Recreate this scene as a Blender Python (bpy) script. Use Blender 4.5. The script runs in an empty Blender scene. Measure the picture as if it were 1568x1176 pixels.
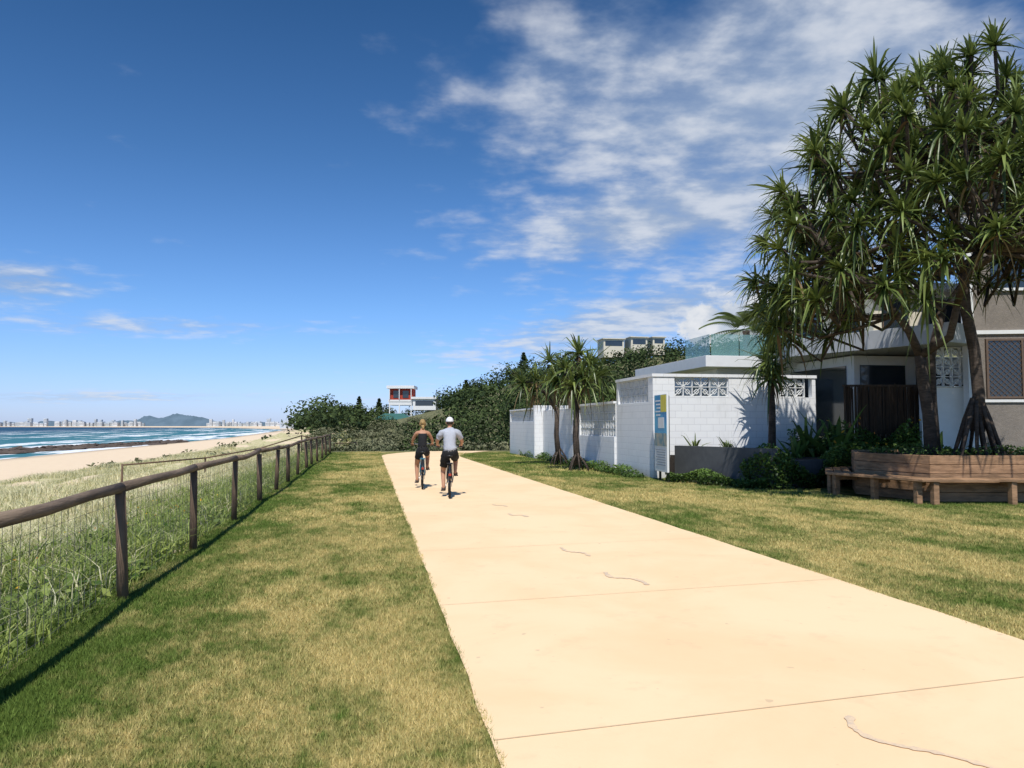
import bpy, bmesh, math, numpy as np
from mathutils import Vector, Matrix
rng=np.random.default_rng(7)
TH=math.radians(10.3); CT,ST=math.cos(TH),math.sin(TH)
def S(xc,d):   # survey axes (right / ahead of the standpoint) -> world
    return (xc*CT+d*ST, d*CT-xc*ST)
scene=bpy.context.scene
col=scene.collection
# ------------------------------------------------------------------ utils
def empty(name,loc=(0,0,0)):
    o=bpy.data.objects.new(name,None); o.location=loc; col.objects.link(o); return o
def link(name,me,parent=None,loc=None):
    o=bpy.data.objects.new(name,me); col.objects.link(o)
    if parent is not None: o.parent=parent
    if loc is not None: o.location=loc
    return o
def np_mesh(name,V,F,mats,rnd=None,smooth=False):
    V=np.asarray(V,dtype=np.float32); F=np.asarray(F,dtype=np.int32)
    k=F.shape[1]
    me=bpy.data.meshes.new(name)
    me.vertices.add(len(V)); me.vertices.foreach_set('co',V.ravel())
    me.loops.add(F.size); me.loops.foreach_set('vertex_index',F.ravel())
    me.polygons.add(len(F))
    me.polygons.foreach_set('loop_start',np.arange(0,F.size,k,dtype=np.int32))
    if smooth: me.polygons.foreach_set('use_smooth',np.ones(len(F),dtype=bool))
    for m in mats: me.materials.append(m)
    if rnd is not None:
        a=me.attributes.new('rnd','FLOAT','POINT'); a.data.foreach_set('value',np.asarray(rnd,dtype=np.float32))
    me.update(calc_edges=True); me.validate()
    return me
class MB:
    def __init__(s): s.v=[];s.f=[];s.m=[];s.sm=[]
    def add(s,vs,fs,mi=0,sm=False):
        b=len(s.v); s.v+= [tuple(v) for v in vs]; s.f+=[tuple(i+b for i in f) for f in fs]
        s.m+=[mi]*len(fs); s.sm+=[sm]*len(fs)
    def box(s,x0,x1,y0,y1,z0,z1,mi=0):
        vs=[(x,y,z) for z in (z0,z1) for x,y in ((x0,y0),(x1,y0),(x1,y1),(x0,y1))]
        s.add(vs,[(3,2,1,0),(4,5,6,7),(0,1,5,4),(1,2,6,5),(2,3,7,6),(3,0,4,7)],mi)
    def prism(s,poly,z0,z1,mi=0):
        n=len(poly); a=sum(poly[i][0]*poly[(i+1)%n][1]-poly[(i+1)%n][0]*poly[i][1] for i in range(n))
        if a<0: poly=poly[::-1]
        vs=[(x,y,z0) for x,y in poly]+[(x,y,z1) for x,y in poly]
        fs=[tuple(range(n-1,-1,-1)),tuple(range(n,2*n))]+[(i,(i+1)%n,n+(i+1)%n,n+i) for i in range(n)]
        s.add(vs,fs,mi)
    def bar(s,p0,p1,w,h,up=(0,0,1),mi=0):
        p0=Vector(p0);p1=Vector(p1);d=(p1-p0).normalized();u=Vector(up)
        a=d.cross(u)
        if a.length<1e-4: a=d.cross(Vector((1,0,0)))
        a.normalize(); b=a.cross(d).normalized()
        vs=[]
        for p in (p0,p1):
            for i,j in ((-1,-1),(1,-1),(1,1),(-1,1)): vs.append(p+a*(i*w/2)+b*(j*h/2))
        s.add(vs,[(3,2,1,0),(4,5,6,7),(0,1,5,4),(1,2,6,5),(2,3,7,6),(3,0,4,7)],mi)
    def tube(s,pts,rad,n=8,mi=0,cap=True):
        pts=[Vector(p) for p in pts]; 
        if not hasattr(rad,'__len__'): rad=[rad]*len(pts)
        vs=[];fs=[]; ref=Vector((0.31,0.21,0.93)).normalized(); prev=None
        for i,p in enumerate(pts):
            d=(pts[min(i+1,len(pts)-1)]-pts[max(i-1,0)]).normalized()
            if prev is None:
                a=d.cross(ref)
                if a.length<.05: a=d.cross(Vector((1,0,0)))
            else: a=prev-d*prev.dot(d)
            a.normalize(); prev=a; b=d.cross(a)
            for k in range(n):
                t=2*math.pi*k/n; vs.append(p+(a*math.cos(t)+b*math.sin(t))*rad[i])
        for i in range(len(pts)-1):
            for k in range(n):
                fs.append((i*n+k,i*n+(k+1)%n,(i+1)*n+(k+1)%n,(i+1)*n+k))
        if cap:
            fs.append(tuple(range(n-1,-1,-1))); fs.append(tuple((len(pts)-1)*n+k for k in range(n)))
        s.add(vs,fs,mi,True)
    def ball(s,c,r,mi=0,nu=14,nv=10,v0=0,v1=math.pi):
        vs=[];fs=[]
        for j in range(nv+1):
            ph=v0+(v1-v0)*j/nv
            for i in range(nu):
                t=2*math.pi*i/nu
                vs.append((c[0]+r[0]*math.sin(ph)*math.cos(t),c[1]+r[1]*math.sin(ph)*math.sin(t),c[2]+r[2]*math.cos(ph)))
        for j in range(nv):
            for i in range(nu):
                fs.append((j*nu+i,(j+1)*nu+i,(j+1)*nu+(i+1)%nu,j*nu+(i+1)%nu))
        s.add(vs,fs,mi,True)
    def torus(s,c,R,r,axis='x',nu=28,nv=6,mi=0,a0=0,a1=2*math.pi):
        pts=[]
        closed=abs(a1-a0-2*math.pi)<1e-6
        for i in range(nu+1):
            t=a0+(a1-a0)*i/nu
            pts.append((c[0],c[1]+R*math.cos(t),c[2]+R*math.sin(t)))
        s.tube(pts,r,nv,mi,cap=not closed)
    def obj(s,name,mats,parent=None,bevel=0,loc=None):
        me=bpy.data.meshes.new(name); me.from_pydata(s.v,[],s.f)
        for m in mats: me.materials.append(m)
        me.polygons.foreach_set('material_index',s.m); me.polygons.foreach_set('use_smooth',s.sm)
        me.update()
        o=link(name,me,parent,loc)
        if bevel:
            b=o.modifiers.new('bevel','BEVEL'); b.width=bevel; b.segments=2; b.limit_method='ANGLE'
        return o
# ------------------------------------------------------------------ node helpers
class NT:
    def __init__(s,nt): s.nt=nt; s.n=nt.nodes; s.l=nt.links
    def new(s,t,**k):
        n=s.n.new(t)
        for a,b in k.items(): setattr(n,a,b)
        return n
    def val(s,inp,v):
        if v is None: return
        if isinstance(v,bpy.types.NodeSocket): s.l.new(v,inp)
        else:
            if hasattr(inp.default_value,'__len__') and not hasattr(v,'__len__'): v=(v,)*len(inp.default_value)
            if hasattr(inp.default_value,'__len__') and len(inp.default_value)==4 and len(v)==3: v=(*v,1)
            inp.default_value=v
    def math(s,op,a,b=None,c=None,clamp=False):
        n=s.new('ShaderNodeMath',operation=op); n.use_clamp=clamp
        s.val(n.inputs[0],a); s.val(n.inputs[1],b); s.val(n.inputs[2],c); return n.outputs[0]
    def vmath(s,op,a,b=None):
        n=s.new('ShaderNodeVectorMath',operation=op); s.val(n.inputs[0],a); s.val(n.inputs[1],b)
        return n.outputs['Value'] if op in('DOT_PRODUCT','LENGTH') else n.outputs[0]
    def mix(s,f,a,b,bt='MIX'):
        n=s.new('ShaderNodeMix',data_type='RGBA',blend_type=bt)
        s.val(n.inputs[0],f); s.val(n.inputs[6],a); s.val(n.inputs[7],b); return n.outputs[2]
    def noise(s,vec,scale,detail=4,rough=.55,dist=0):
        n=s.new('ShaderNodeTexNoise'); s.val(n.inputs['Vector'],vec); n.inputs['Scale'].default_value=scale
        n.inputs['Detail'].default_value=detail; n.inputs['Roughness'].default_value=rough; n.inputs['Distortion'].default_value=dist
        return n.outputs['Fac']
    def sm(s,x,a,b):
        n=s.new('ShaderNodeMapRange',interpolation_type='SMOOTHSTEP')
        s.val(n.inputs[0],x); n.inputs[1].default_value=a; n.inputs[2].default_value=b; return n.outputs[0]
    def sep(s,v):
        n=s.new('ShaderNodeSeparateXYZ'); s.val(n.inputs[0],v); return n.outputs
    def comb(s,x,y,z):
        n=s.new('ShaderNodeCombineXYZ'); s.val(n.inputs[0],x);s.val(n.inputs[1],y);s.val(n.inputs[2],z); return n.outputs[0]
    def pos(s): return s.new('ShaderNodeNewGeometry').outputs['Position']
    def attr(s,nm='rnd'): return s.new('ShaderNodeAttribute',attribute_name=nm).outputs['Fac']
def newmat(name):
    m=bpy.data.materials.new(name); m.use_nodes=True; nt=NT(m.node_tree)
    return m,nt,m.node_tree.nodes['Principled BSDF']
def bump(nt,b,h,strength,dist=.01):
    n=nt.new('ShaderNodeBump'); n.inputs['Strength'].default_value=strength; n.inputs['Distance'].default_value=dist
    nt.val(n.inputs['Height'],h); nt.l.new(n.outputs[0],b.inputs['Normal'])
def mat(name,c,rough=.7,var=.25,scale=6,bmp=.2,metal=0,c2=None,spec=.3,bd=.01,stretch=None):
    m,nt,b=newmat(name); p=nt.pos()
    if stretch: p=nt.vmath('MULTIPLY',p,stretch)
    f=nt.noise(p,scale,6,.6)
    f2=nt.noise(p,scale*.17,3)
    c2=c2 or tuple(x*(1-var) for x in c)
    t=nt.sm(nt.math('ADD',nt.math('MULTIPLY',f,.6),nt.math('MULTIPLY',f2,.4)),.36,.64)
    nt.val(b.inputs['Base Color'],nt.mix(t,c,c2)); b.inputs['Roughness'].default_value=rough; b.inputs['Metallic'].default_value=metal
    b.inputs['Specular IOR Level'].default_value=spec
    if bmp: bump(nt,b,nt.noise(p,scale*4,5),bmp,bd)
    return m
def leafmat(name,dark,light,rough=.5,trans=.25,spec=.35):
    m,nt,b=newmat(name); r=nt.attr(); 
    c=nt.mix(r,dark,light); n=nt.noise(nt.pos(),1.3 if trans else .10,2)
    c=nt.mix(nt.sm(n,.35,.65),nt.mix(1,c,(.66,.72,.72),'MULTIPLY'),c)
    nt.val(b.inputs['Base Color'],c); b.inputs['Roughness'].default_value=rough; b.inputs['Specular IOR Level'].default_value=spec
    if trans:
        t=nt.new('ShaderNodeBsdfTranslucent'); nt.val(t.inputs[0],c)
        mx=nt.new('ShaderNodeMixShader'); mx.inputs[0].default_value=trans
        nt.l.new(b.outputs[0],mx.inputs[1]); nt.l.new(t.outputs[0],mx.inputs[2])
        nt.l.new(mx.outputs[0],nt.n['Material Output'].inputs[0])
    return m
def lawn_color(nt,p):
    x,y,z=nt.sep(p)
    q=nt.comb(x,nt.math('MULTIPLY',y,.55),0)
    n1=nt.noise(q,.5,3,.6,.3); n2=nt.noise(q,2.2,4,.65); n3=nt.noise(p,12,1)
    v=nt.math('ADD',nt.math('MULTIPLY',n1,.44),nt.math('ADD',nt.math('MULTIPLY',n2,.36),nt.math('MULTIPLY',n3,.20)))
    gf=nt.math('SUBTRACT',1,nt.sm(x,-2.3,-.7)); gt=nt.sm(nt.math('ADD',x,nt.math('MULTIPLY',nt.math('SUBTRACT',y,14),.75)),10.5,14)
    gt=nt.math('MULTIPLY',gt,nt.sm(x,4.2,5))
    v=nt.math('SUBTRACT',v,nt.math('ADD',nt.math('MULTIPLY',gf,.10),nt.math('MULTIPLY',gt,.06)))
    d=nt.sm(v,.385,.58)
    return nt.mix(d,(.120,.175,.034),(.60,.47,.20))
def m_lawnblade():
    m,nt,b=newmat('lawn_blades'); c=lawn_color(nt,nt.pos()); r=nt.attr()
    c=nt.mix(r,nt.mix(1,c,(.60,.68,.55),'MULTIPLY'),nt.mix(1,c,(1.3,1.3,1.3),'MULTIPLY'))
    nt.val(b.inputs['Base Color'],c); b.inputs['Roughness'].default_value=.7; b.inputs['Specular IOR Level'].default_value=.15
    return m
def m_ground():
    m,nt,b=newmat('ground'); p=nt.pos(); x,y,z=nt.sep(p)
    lawn=nt.mix(1,lawn_color(nt,p),(.70,.70,.62),'MULTIPLY')
    nb=nt.noise(p,.25,5,.6); nf=nt.noise(p,3,5,.6)
    wob=nt.math('MULTIPLY',nt.math('SUBTRACT',nb,.5),9)
    xs=nt.math('ADD',x,wob)
    pale=nt.mix(nt.sm(nf,.35,.65),(.66,.57,.36),(.42,.41,.19))
    green=nt.mix(nt.sm(nf,.4,.62),(.12,.17,.035),(.38,.33,.15))
    sand=nt.mix(nt.noise(p,.8,5),(.84,.68,.48),(.72,.56,.39))
    wet=(.42,.34,.25)
    c=nt.mix(nt.sm(xs,-7,-4),pale,green)
    sandmask=nt.math('SUBTRACT',1,nt.sm(z,-3.1,-1.9))
    dsand=nt.sm(nb,.54,.59)
    c=nt.mix(nt.math('MULTIPLY',dsand,.85),c,sand)
    c=nt.mix(sandmask,c,sand)
    c=nt.mix(nt.math('SUBTRACT',1,nt.sm(z,-4.2,-3.95)),c,wet)
    lm=nt.math('GREATER_THAN',nt.math('ADD',x,nt.math('MULTIPLY',nf,.12)),-2.2)
    scrub=nt.mix(nt.sm(nf,.4,.6),(.05,.07,.025),(.26,.24,.13))
    far=nt.sm(nt.math('ADD',y,nt.math('MULTIPLY',nb,4)),47,50)
    c=nt.mix(nt.math('MULTIPLY',lm,1),c,nt.mix(far,lawn,scrub))
    nt.val(b.inputs['Base Color'],c); b.inputs['Roughness'].default_value=.95; b.inputs['Specular IOR Level'].default_value=.1
    bump(nt,b,nt.noise(p,30,4,.7),.6,.03); return m
def m_path():
    m,nt,b=newmat('path_concrete'); p=nt.pos()
    n=nt.noise(p,.6,5,.6,.5); f=nt.noise(p,60,4,.7); 
    c=nt.mix(nt.sm(n,.35,.7),(.92,.685,.42),(.86,.615,.355))
    st=nt.noise(p,2.3,6,.7); c=nt.mix(nt.math('MULTIPLY',nt.sm(st,.54,.75),.45),c,(.70,.49,.29))
    c=nt.mix(nt.math('MULTIPLY',f,.20),c,(.72,.53,.34))
    sp=nt.noise(p,9,2,.5); c=nt.mix(nt.math('MULTIPLY',nt.sm(sp,.72,.77),.4),c,(.45,.33,.22))
    nt.val(b.inputs['Base Color'],c); b.inputs['Roughness'].default_value=.9; b.inputs['Specular IOR Level'].default_value=.15
    bump(nt,b,f,.3,.004); return m
def m_sea():
    m,nt,b=newmat('sea'); p=nt.pos(); x,y,z=nt.sep(p)
    n=nt.noise(nt.comb(nt.math('MULTIPLY',x,.05),nt.math('MULTIPLY',y,.012),0),1,4)
    sx=nt.math('ADD',x,nt.math('MULTIPLY',nt.math('SUBTRACT',n,.5),60))
    c=nt.mix(nt.sm(sx,-360,-80),(.010,.055,.10),(.045,.18,.19))
    wv=nt.noise(nt.comb(nt.math('MULTIPLY',x,.085),nt.math('MULTIPLY',y,.008),0),1,5,.62)
    bias=nt.math('MULTIPLY',nt.sm(x,-110,-64),.09)
    fo=nt.sm(nt.math('ADD',wv,bias),.53,.565); brk=nt.noise(nt.comb(nt.math('MULTIPLY',x,.35),nt.math('MULTIPLY',y,.08),0),1,6,.7)
    fo=nt.math('MULTIPLY',fo,nt.sm(nt.math('ADD',brk,bias),.40,.50))
    near=nt.sm(x,-420,-160); fo=nt.math('MULTIPLY',fo,near)
    c=nt.mix(fo,c,(.92,.94,.94)); nt.val(b.inputs['Base Color'],c)
    b.inputs['Roughness'].default_value=.45; b.inputs['Specular IOR Level'].default_value=.2
    bump(nt,b,nt.noise(nt.vmath('MULTIPLY',p,(1,.4,1)),.5,5),.5,.6); return m
def m_block():
    m,nt,b=newmat('white_blockwork'); p=nt.pos(); x,y,z=nt.sep(p)
    v=nt.comb(nt.math('ADD',x,y),z,0)
    br=nt.new('ShaderNodeTexBrick'); nt.val(br.inputs['Vector'],v); br.inputs['Scale'].default_value=1
    br.inputs['Brick Width'].default_value=.4; br.inputs['Row Height'].default_value=.2; br.inputs['Mortar Size'].default_value=.006; br.inputs['Mortar Smooth'].default_value=.3
    br.inputs['Color1'].default_value=(.82,.82,.81,1); br.inputs['Color2'].default_value=(.79,.79,.785,1); br.inputs['Mortar'].default_value=(.62,.62,.62,1)
    n=nt.noise(nt.vmath('MULTIPLY',p,(1.5,1.5,.5)),1.6,5)
    c=nt.mix(nt.math('MULTIPLY',nt.sm(n,.52,.75),.35),br.outputs['Color'],(.54,.53,.50))
    gr=nt.math('SUBTRACT',1,nt.sm(nt.math('ADD',z,nt.math('MULTIPLY',n,.3)),.1,.55)); c=nt.mix(nt.math('MULTIPLY',gr,.5),c,(.36,.33,.27))
    nt.val(b.inputs['Base Color'],c); b.inputs['Roughness'].default_value=.75
    bump(nt,b,nt.math('MULTIPLY',br.outputs['Fac'],-1),.5,.006); return m
M={}
M['ground']=m_ground(); M['blade']=m_lawnblade(); M['path']=m_path(); M['sea']=m_sea(); M['block']=m_block()
M['white']=mat('white_paint',(.80,.80,.78),.6,.08,3,.1)
M['cream']=mat('cream_render',(.72,.66,.52),.8,.08,3,.15)
M['taupe']=mat('taupe_stucco',(.27,.235,.20),.9,.2,12,.9,bd=.02)
M['greyfascia']=mat('grey_fascia',(.50,.51,.51),.6,.12,2,.1)
M['dgrey']=mat('dark_grey_render',(.10,.105,.11),.8,.25,3,.2)
M['winglass']=mat('window_glass',(.03,.04,.05),.08,.3,.7,0,spec=.8)
M['bronze']=mat('bronze_frame',(.16,.11,.08),.5,.2,10,.1)
M['wood']=mat('weathered_timber',(.24,.155,.10),.85,.5,18,.8,stretch=(1,1,.15),c2=(.11,.075,.05))
M['railwood']=mat('rail_timber',(.25,.185,.13),.85,.5,14,.8,stretch=(1,.12,1),c2=(.11,.08,.06))
M['sleeper']=mat('planter_timber',(.42,.25,.14),.75,.5,9,.6,c2=(.20,.12,.065),stretch=(.4,.4,2))
M['wire']=mat('fence_wire',(.16,.155,.14),.6,.3,20,0,metal=.3)
M['bark']=mat('pandanus_bark',(.12,.092,.072),.9,.5,9,.9,bd=.03,stretch=(1,1,3),c2=(.055,.042,.033))
M['trunk']=mat('tree_bark',(.09,.07,.055),.9,.4,5,.6)
M['soil']=mat('garden_soil',(.07,.05,.035),.95,.4,12,.8,bd=.04)
M['brush']=mat('brushwood',(.13,.085,.055),.9,.6,20,1,stretch=(3,3,.15),bd=.03)
M['rock']=mat('shore_rock',(.13,.10,.08),.9,.4,.6,.8,bd=.3)
M['pand']=leafmat('pandanus_leaf',(.030,.060,.012),(.29,.35,.09),.38,.2,.5)
M['dead']=leafmat('dead_frond',(.14,.09,.045),(.42,.32,.18),.8,.15,.1)
M['hill']=leafmat('hill_foliage',(.018,.032,.014),(.105,.140,.045),.8,0,.1)
M['hedge']=leafmat('garden_tree_foliage',(.015,.030,.010),(.09,.13,.035),.7,0,.15)
M['scrub']=leafmat('coastal_scrub',(.04,.055,.022),(.27,.26,.15),.8,0,.1)
M['garden']=leafmat('garden_leaf',(.025,.055,.012),(.18,.28,.055),.5,.25)
M['weed']=leafmat('weed_leaf',(.08,.15,.02),(.44,.50,.12),.55,.3)
M['dune']=leafmat('dune_grass',(.38,.38,.15),(.92,.82,.54),.8,.2,.1)
M['flower']=leafmat('flower',(.6,.14,.02),(.8,.5,.02),.6,.2)
# ------------------------------------------------------------------ terrain
def sstep(a,b,x): 
    t=np.clip((x-a)/(b-a),0,1); return t*t*(3-2*t)
RX=np.array([-160,-75,-50,-42,-34,-24,-14,-7,2.7,14,24,35,46,58,69,85,103,400])
RZ=np.array([-1,-.8,0,2.2,4.6,4.4,7.0,9.6,13.6,15.4,17.6,19.0,19.2,21.0,21.5,22.5,22.5,22.5])
def height(X,Y):
    X=np.asarray(X,float);Y=np.asarray(Y,float)
    s=np.interp(Y,[350,900,1500,2400],[0,35,250,1500])
    Xe=np.where(X<-40,-40+(X+40)*24/(24+s),X)
    wob=np.sin(Y*.13)*.8+np.sin(Y*.37+X*.2)*.5
    Xe2=np.where((Xe<-4)&(Xe>-50),Xe+wob,Xe)
    z=np.interp(Xe2,[-400,-110,-70,-60,-40,-27,-20,-12,-6,-3.2,-2.3,0],[-14,-8,-4.9,-4.15,-3.6,-3.2,-1.75,-1.25,-.8,-.25,0,0])
    dune=np.exp(-((Xe+13)/7)**2); z=z+dune*.28*(np.sin(X*.7+Y*.31)*np.sin(Y*.23+1.3)+.6*np.sin(X*1.3-Y*.5))
    z=z-1.0*sstep(47,66,Y)*(X>-3.0)*1.0
    xc=X*CT-Y*ST; D=X*ST+Y*CT
    hz=np.interp(xc,RX,RZ); h=hz*sstep(75,195,D)*np.where(X<-30,0,1)*sstep(-34,-12,X)
    back=1-.5*sstep(260,600,D)
    z=z+np.maximum(h,0)*back
    return z
def axis(pts):
    out=[]
    for a,b,st in pts: out+=list(np.arange(a,b,st))
    return np.array(out+[pts[-1][1]],float)
gx=axis([(-6000,-1500,500),(-1500,-300,60),(-300,-100,12),(-100,-40,3),(-40,-4,.8),(-4,-2,.15),(-2,16,1),(16,160,4),(160,800,40),(800,6000,650)])
gy=axis([(-300,-20,40),(-20,0,2),(0,70,.9),(70,300,4),(300,1000,25),(1000,3000,100),(3000,7000,500)])
GX,GY=np.meshgrid(gx,gy); GZ=height(GX,GY)
nx,ny=len(gx),len(gy); idx=np.arange(nx*ny).reshape(ny,nx)
F=np.stack([idx[:-1,:-1],idx[:-1,1:],idx[1:,1:],idx[1:,:-1]],-1).reshape(-1,4)
link('ground',np_mesh('ground',np.stack([GX,GY,GZ],-1).reshape(-1,3),F,[M['ground']],smooth=True))
mb=MB(); mb.add([(-20000,-3000,-4.2),(-40,-3000,-4.2),(-40,30000,-4.2),(-20000,30000,-4.2)],[(0,1,2,3)])
mb.obj('sea',[M['sea']])
# ------------------------------------------------------------------ path
def pl(y): return .62+.0*y + (0 if y<40 else (y-40)**2*.05)
def pr(y): return 4.82-.010*y+(0 if y<38 else (y-38)**2*.035)
mb=MB(); 
ysf=np.linspace(-6,52,117)
L=[];R=[]
for y in ysf:
    L.append((pl(y)+rng.normal(0,.008),y,.012)); R.append((pr(y)+rng.normal(0,.008),y,.012))
for i in range(len(ysf)-1):
    z0=.012-max(0,(ysf[i]-47))*.06; z1=.012-max(0,(ysf[i+1]-47))*.06
    a,b,c,d=L[i],R[i],R[i+1],L[i+1]
    mb.add([(a[0],a[1],z0),(b[0],b[1],z0),(c[0],c[1],z1),(d[0],d[1],z1)],[(0,1,2,3)])
path=mb.obj('path',[M['path']])
M['joint']=mat('path_joint',(.66,.48,.29),.95,.3,8,0)
M['seal']=mat('crack_sealant',(.62,.49,.36),.95,.3,30,.3,c2=(.82,.61,.39))
mb=MB()
for k in range(-1,14):
    y=3.98+3.0*k
    if k%2==1 and k>1: continue
    w=.003
    a=y;b=y+.11*(pr(y)-pl(y)); mb.add([(pl(y)+.01,a-w,.017),(pr(y)-.01,b-w,.017),(pr(y)-.01,b+w,.017),(pl(y)+.01,a+w,.017)],[(0,1,2,3)])
mb.obj('path_joints',[M['joint']])
def ribbon(pts,w,z):
    pts=[Vector((*S(*p),z)) for p in pts]
    out=[]
    for i in range(len(pts)-1):
        p0=pts[max(i-1,0)];p1=pts[i];p2=pts[i+1];p3=pts[min(i+2,len(pts)-1)]
        for k in range(6):
            t=k/6; out.append(.5*((2*p1)+(-p0+p2)*t+(2*p0-5*p1+4*p2-p3)*t*t+(-p0+3*p1-3*p2+p3)*t**3))
    out.append(pts[-1]); vs=[];fs=[]
    for i,p in enumerate(out):
        d=(out[min(i+1,len(out)-1)]-out[max(i-1,0)]).normalized(); a=Vector((-d.y,d.x,0))
        ww=w*(.5+.9*rng.random())*(1 if 0<i<len(out)-1 else .4)
        vs+= [p+a*ww/2,p-a*ww/2]
    for i in range(len(out)-1): fs.append((2*i,2*i+1,2*i+3,2*i+2))
    return vs,fs
mb=MB()
for pts,w in (([(1.84,4.36),(1.79,4.2),(1.82,4.05),(1.93,3.95),(2.05,3.88),(2.2,3.74),(2.3,3.6)],.045),
              ([(1.0,8.53),(1.03,8.25),(1.14,8.2),(1.25,8.15),(1.32,8.02),(1.34,7.85)],.05),
              ([(.63,10.25),(.68,9.95),(.78,9.85),(.88,9.8),(.94,9.55)],.05),
              ([(-.06,14.1),(.02,13.8),(.16,13.85),(.27,13.6)],.06),([(-.39,15.7),(-.3,15.5),(-.18,15.5),(-.1,15.3)],.06)):
    v,f=ribbon(pts,w,.0165); mb.add(v,f)
mb.obj('crack_sealant_marks',[M['seal']])
# ------------------------------------------------------------------ blades
def blades(name,P,H,Wd,mat_,lean=.5,seg=1,rnd=None,parent=None,bend=0.3):
    n=len(P); a=rng.random(n)*2*np.pi; la=rng.random(n)*2*np.pi; l=rng.random(n)*lean
    side=np.stack([np.cos(a),np.sin(a),0*a],-1)*(Wd/2)[:,None]
    ld=np.stack([np.cos(la),np.sin(la),0*a],-1)
    if rnd is None: rnd=rng.random(n)
    if seg==1:
        tip=P+ld*(H*l)[:,None]+np.array([0,0,1])*H[:,None]
        V=np.stack([P-side,P+side,tip],1).reshape(-1,3); F=np.arange(3*n).reshape(n,3); R_=np.repeat(rnd,3)
    else:
        mid=P+ld*(H*l*.4)[:,None]+np.array([0,0,.6])*H[:,None]
        tip=P+ld*(H*(l+bend))[:,None]+np.array([0,0,1])*(H*(1-.3*l))[:,None]
        V=np.stack([P-side,P+side,mid+side*.8,mid-side*.8,tip],1).reshape(-1,3)
        b=np.arange(n)[:,None]*5
        F=np.concatenate([b+np.array([[0,1,2]]),b+np.array([[0,2,3]]),b+np.array([[3,2,4]])],0); R_=np.repeat(rnd,5)
    return link(name,np_mesh(name,V,F,[mat_],R_),parent)
def region(n,x0,x1,y0,y1):
    return np.stack([rng.uniform(x0,x1,n),rng.uniform(y0,y1,n),np.zeros(n)],-1)
P=[];Hh=[];Ww=[]
for (x0,x1,y0,y1,dn,h,w) in ((-2.5,.66,2.6,7,9000,.028,.005),(-2.4,.66,7,13,4500,.030,.007),(-2.4,.66,13,24,1500,.032,.012),(-2.4,.66,24,47,400,.035,.022),
      (4.66,8.5,3.6,9,3800,.028,.007),(4.66,13,9,15,2100,.030,.009),(4.6,10.5,15,24,1100,.034,.013),(4.5,8.2,24,44,350,.04,.024),(13,16,8,15,700,.03,.015)):
    n=int((x1-x0)*(y1-y0)*dn); p=region(n,x0,x1,y0,y1)
    P.append(p);Hh.append(h*(.5+rng.random(n)));Ww.append(np.full(n,w))
P=np.concatenate(P);Hh=np.concatenate(Hh);Ww=np.concatenate(Ww)
edge=.03*rng.random(len(P))+.02*np.sin(P[:,1]*3.1)*np.sin(P[:,1]*7.7)
keep=(P[:,0]<pl(0)+edge)|(P[:,0]>4.82-.01*P[:,1]-edge)|(P[:,1]>45)
P=P[keep];Hh=Hh[keep];Ww=Ww[keep]
P[:,2]=height(P[:,0],P[:,1])
blades('lawn_grass',P,Hh,Ww,M['blade'],lean=1.0)
n=34000; p=region(n,-6.5,-2.28,3,46); p[:,0]=-2.3-np.abs(rng.normal(0,1.7,n)); p[:,1]=3+43*rng.random(n)**1.6
p[:,2]=height(p[:,0],p[:,1])-.02
cl=np.sin(p[:,0]*2.1+p[:,1]*1.3)*np.sin(p[:,1]*2.3-p[:,0])
hh=(.14+.38*rng.random(n))*(1+.5*cl)*np.clip((-p[:,0]-2.1)*1.6,.3,1)
blades('fence_weeds',p,hh,.007+.018*rng.random(n),M['weed'],lean=.9,seg=2,rnd=np.clip(.5+.3*cl+rng.normal(0,.22,n),0,1))
n=20000; p=region(n,-9,-2.3,3,46); p[:,0]=-2.5-6*rng.random(n); p[:,1]=3+43*rng.random(n)**1.4; p[:,2]=height(p[:,0],p[:,1])-.02
blades('straw_grass',p,.2+.35*rng.random(n),.005+.010*rng.random(n),M['dune'],lean=.9,seg=2)
n=110000; p=region(n,-24,-5,4,75); p[:,1]=4+90*rng.random(n)**1.3; p[:,0]=-5-15.5*rng.random(n); p[:,2]=height(p[:,0],p[:,1])-.02
cl=np.sin(p[:,0]*.9+p[:,1]*.4+2*np.sin(p[:,1]*.21))*np.sin(p[:,1]*.7-p[:,0]*.5)
k=(cl>-.35)|(rng.random(n)<.22); p=p[k]; cl=cl[k]; n=len(p)
blades('dune_grass',p,(.18+.28*rng.random(n))*(1+.4*cl),.012+.02*rng.random(n),M['dune'],lean=1.1,seg=2,rnd=np.clip(.55+.35*cl+rng.normal(0,.25,n),0,1))
def cards(P,N,size,rnd):
    n=len(P); N=N/np.linalg.norm(N,axis=1,keepdims=True)
    r=rng.normal(size=(n,3)); a=np.cross(N,r); a/=np.linalg.norm(a,axis=1,keepdims=True); b=np.cross(N,a)
    s=size[:,None]; 
    V=np.stack([P-a*s*.5,P-b*s*.28,P+a*s*.5,P+b*s*.28],1).reshape(-1,3)
    return V,np.arange(4*n).reshape(n,4),np.repeat(rnd,4)
n=14000; p=region(n,-5,-2.3,3,30); p[:,0]=-2.35-np.abs(rng.normal(0,1.2,n)); p[:,1]=3+32*rng.random(n)**1.7
c2=np.sin(p[:,0]*3+p[:,1]*1.7)*np.sin(p[:,1]*2.9); p=p[c2>.0]; n=len(p); p[:,2]=height(p[:,0],p[:,1])+.34*rng.random(n)*np.clip((-p[:,0]-2.1)*1.4,.3,1)
N=rng.normal(size=(n,3))*.6; N[:,2]+=1
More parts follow.
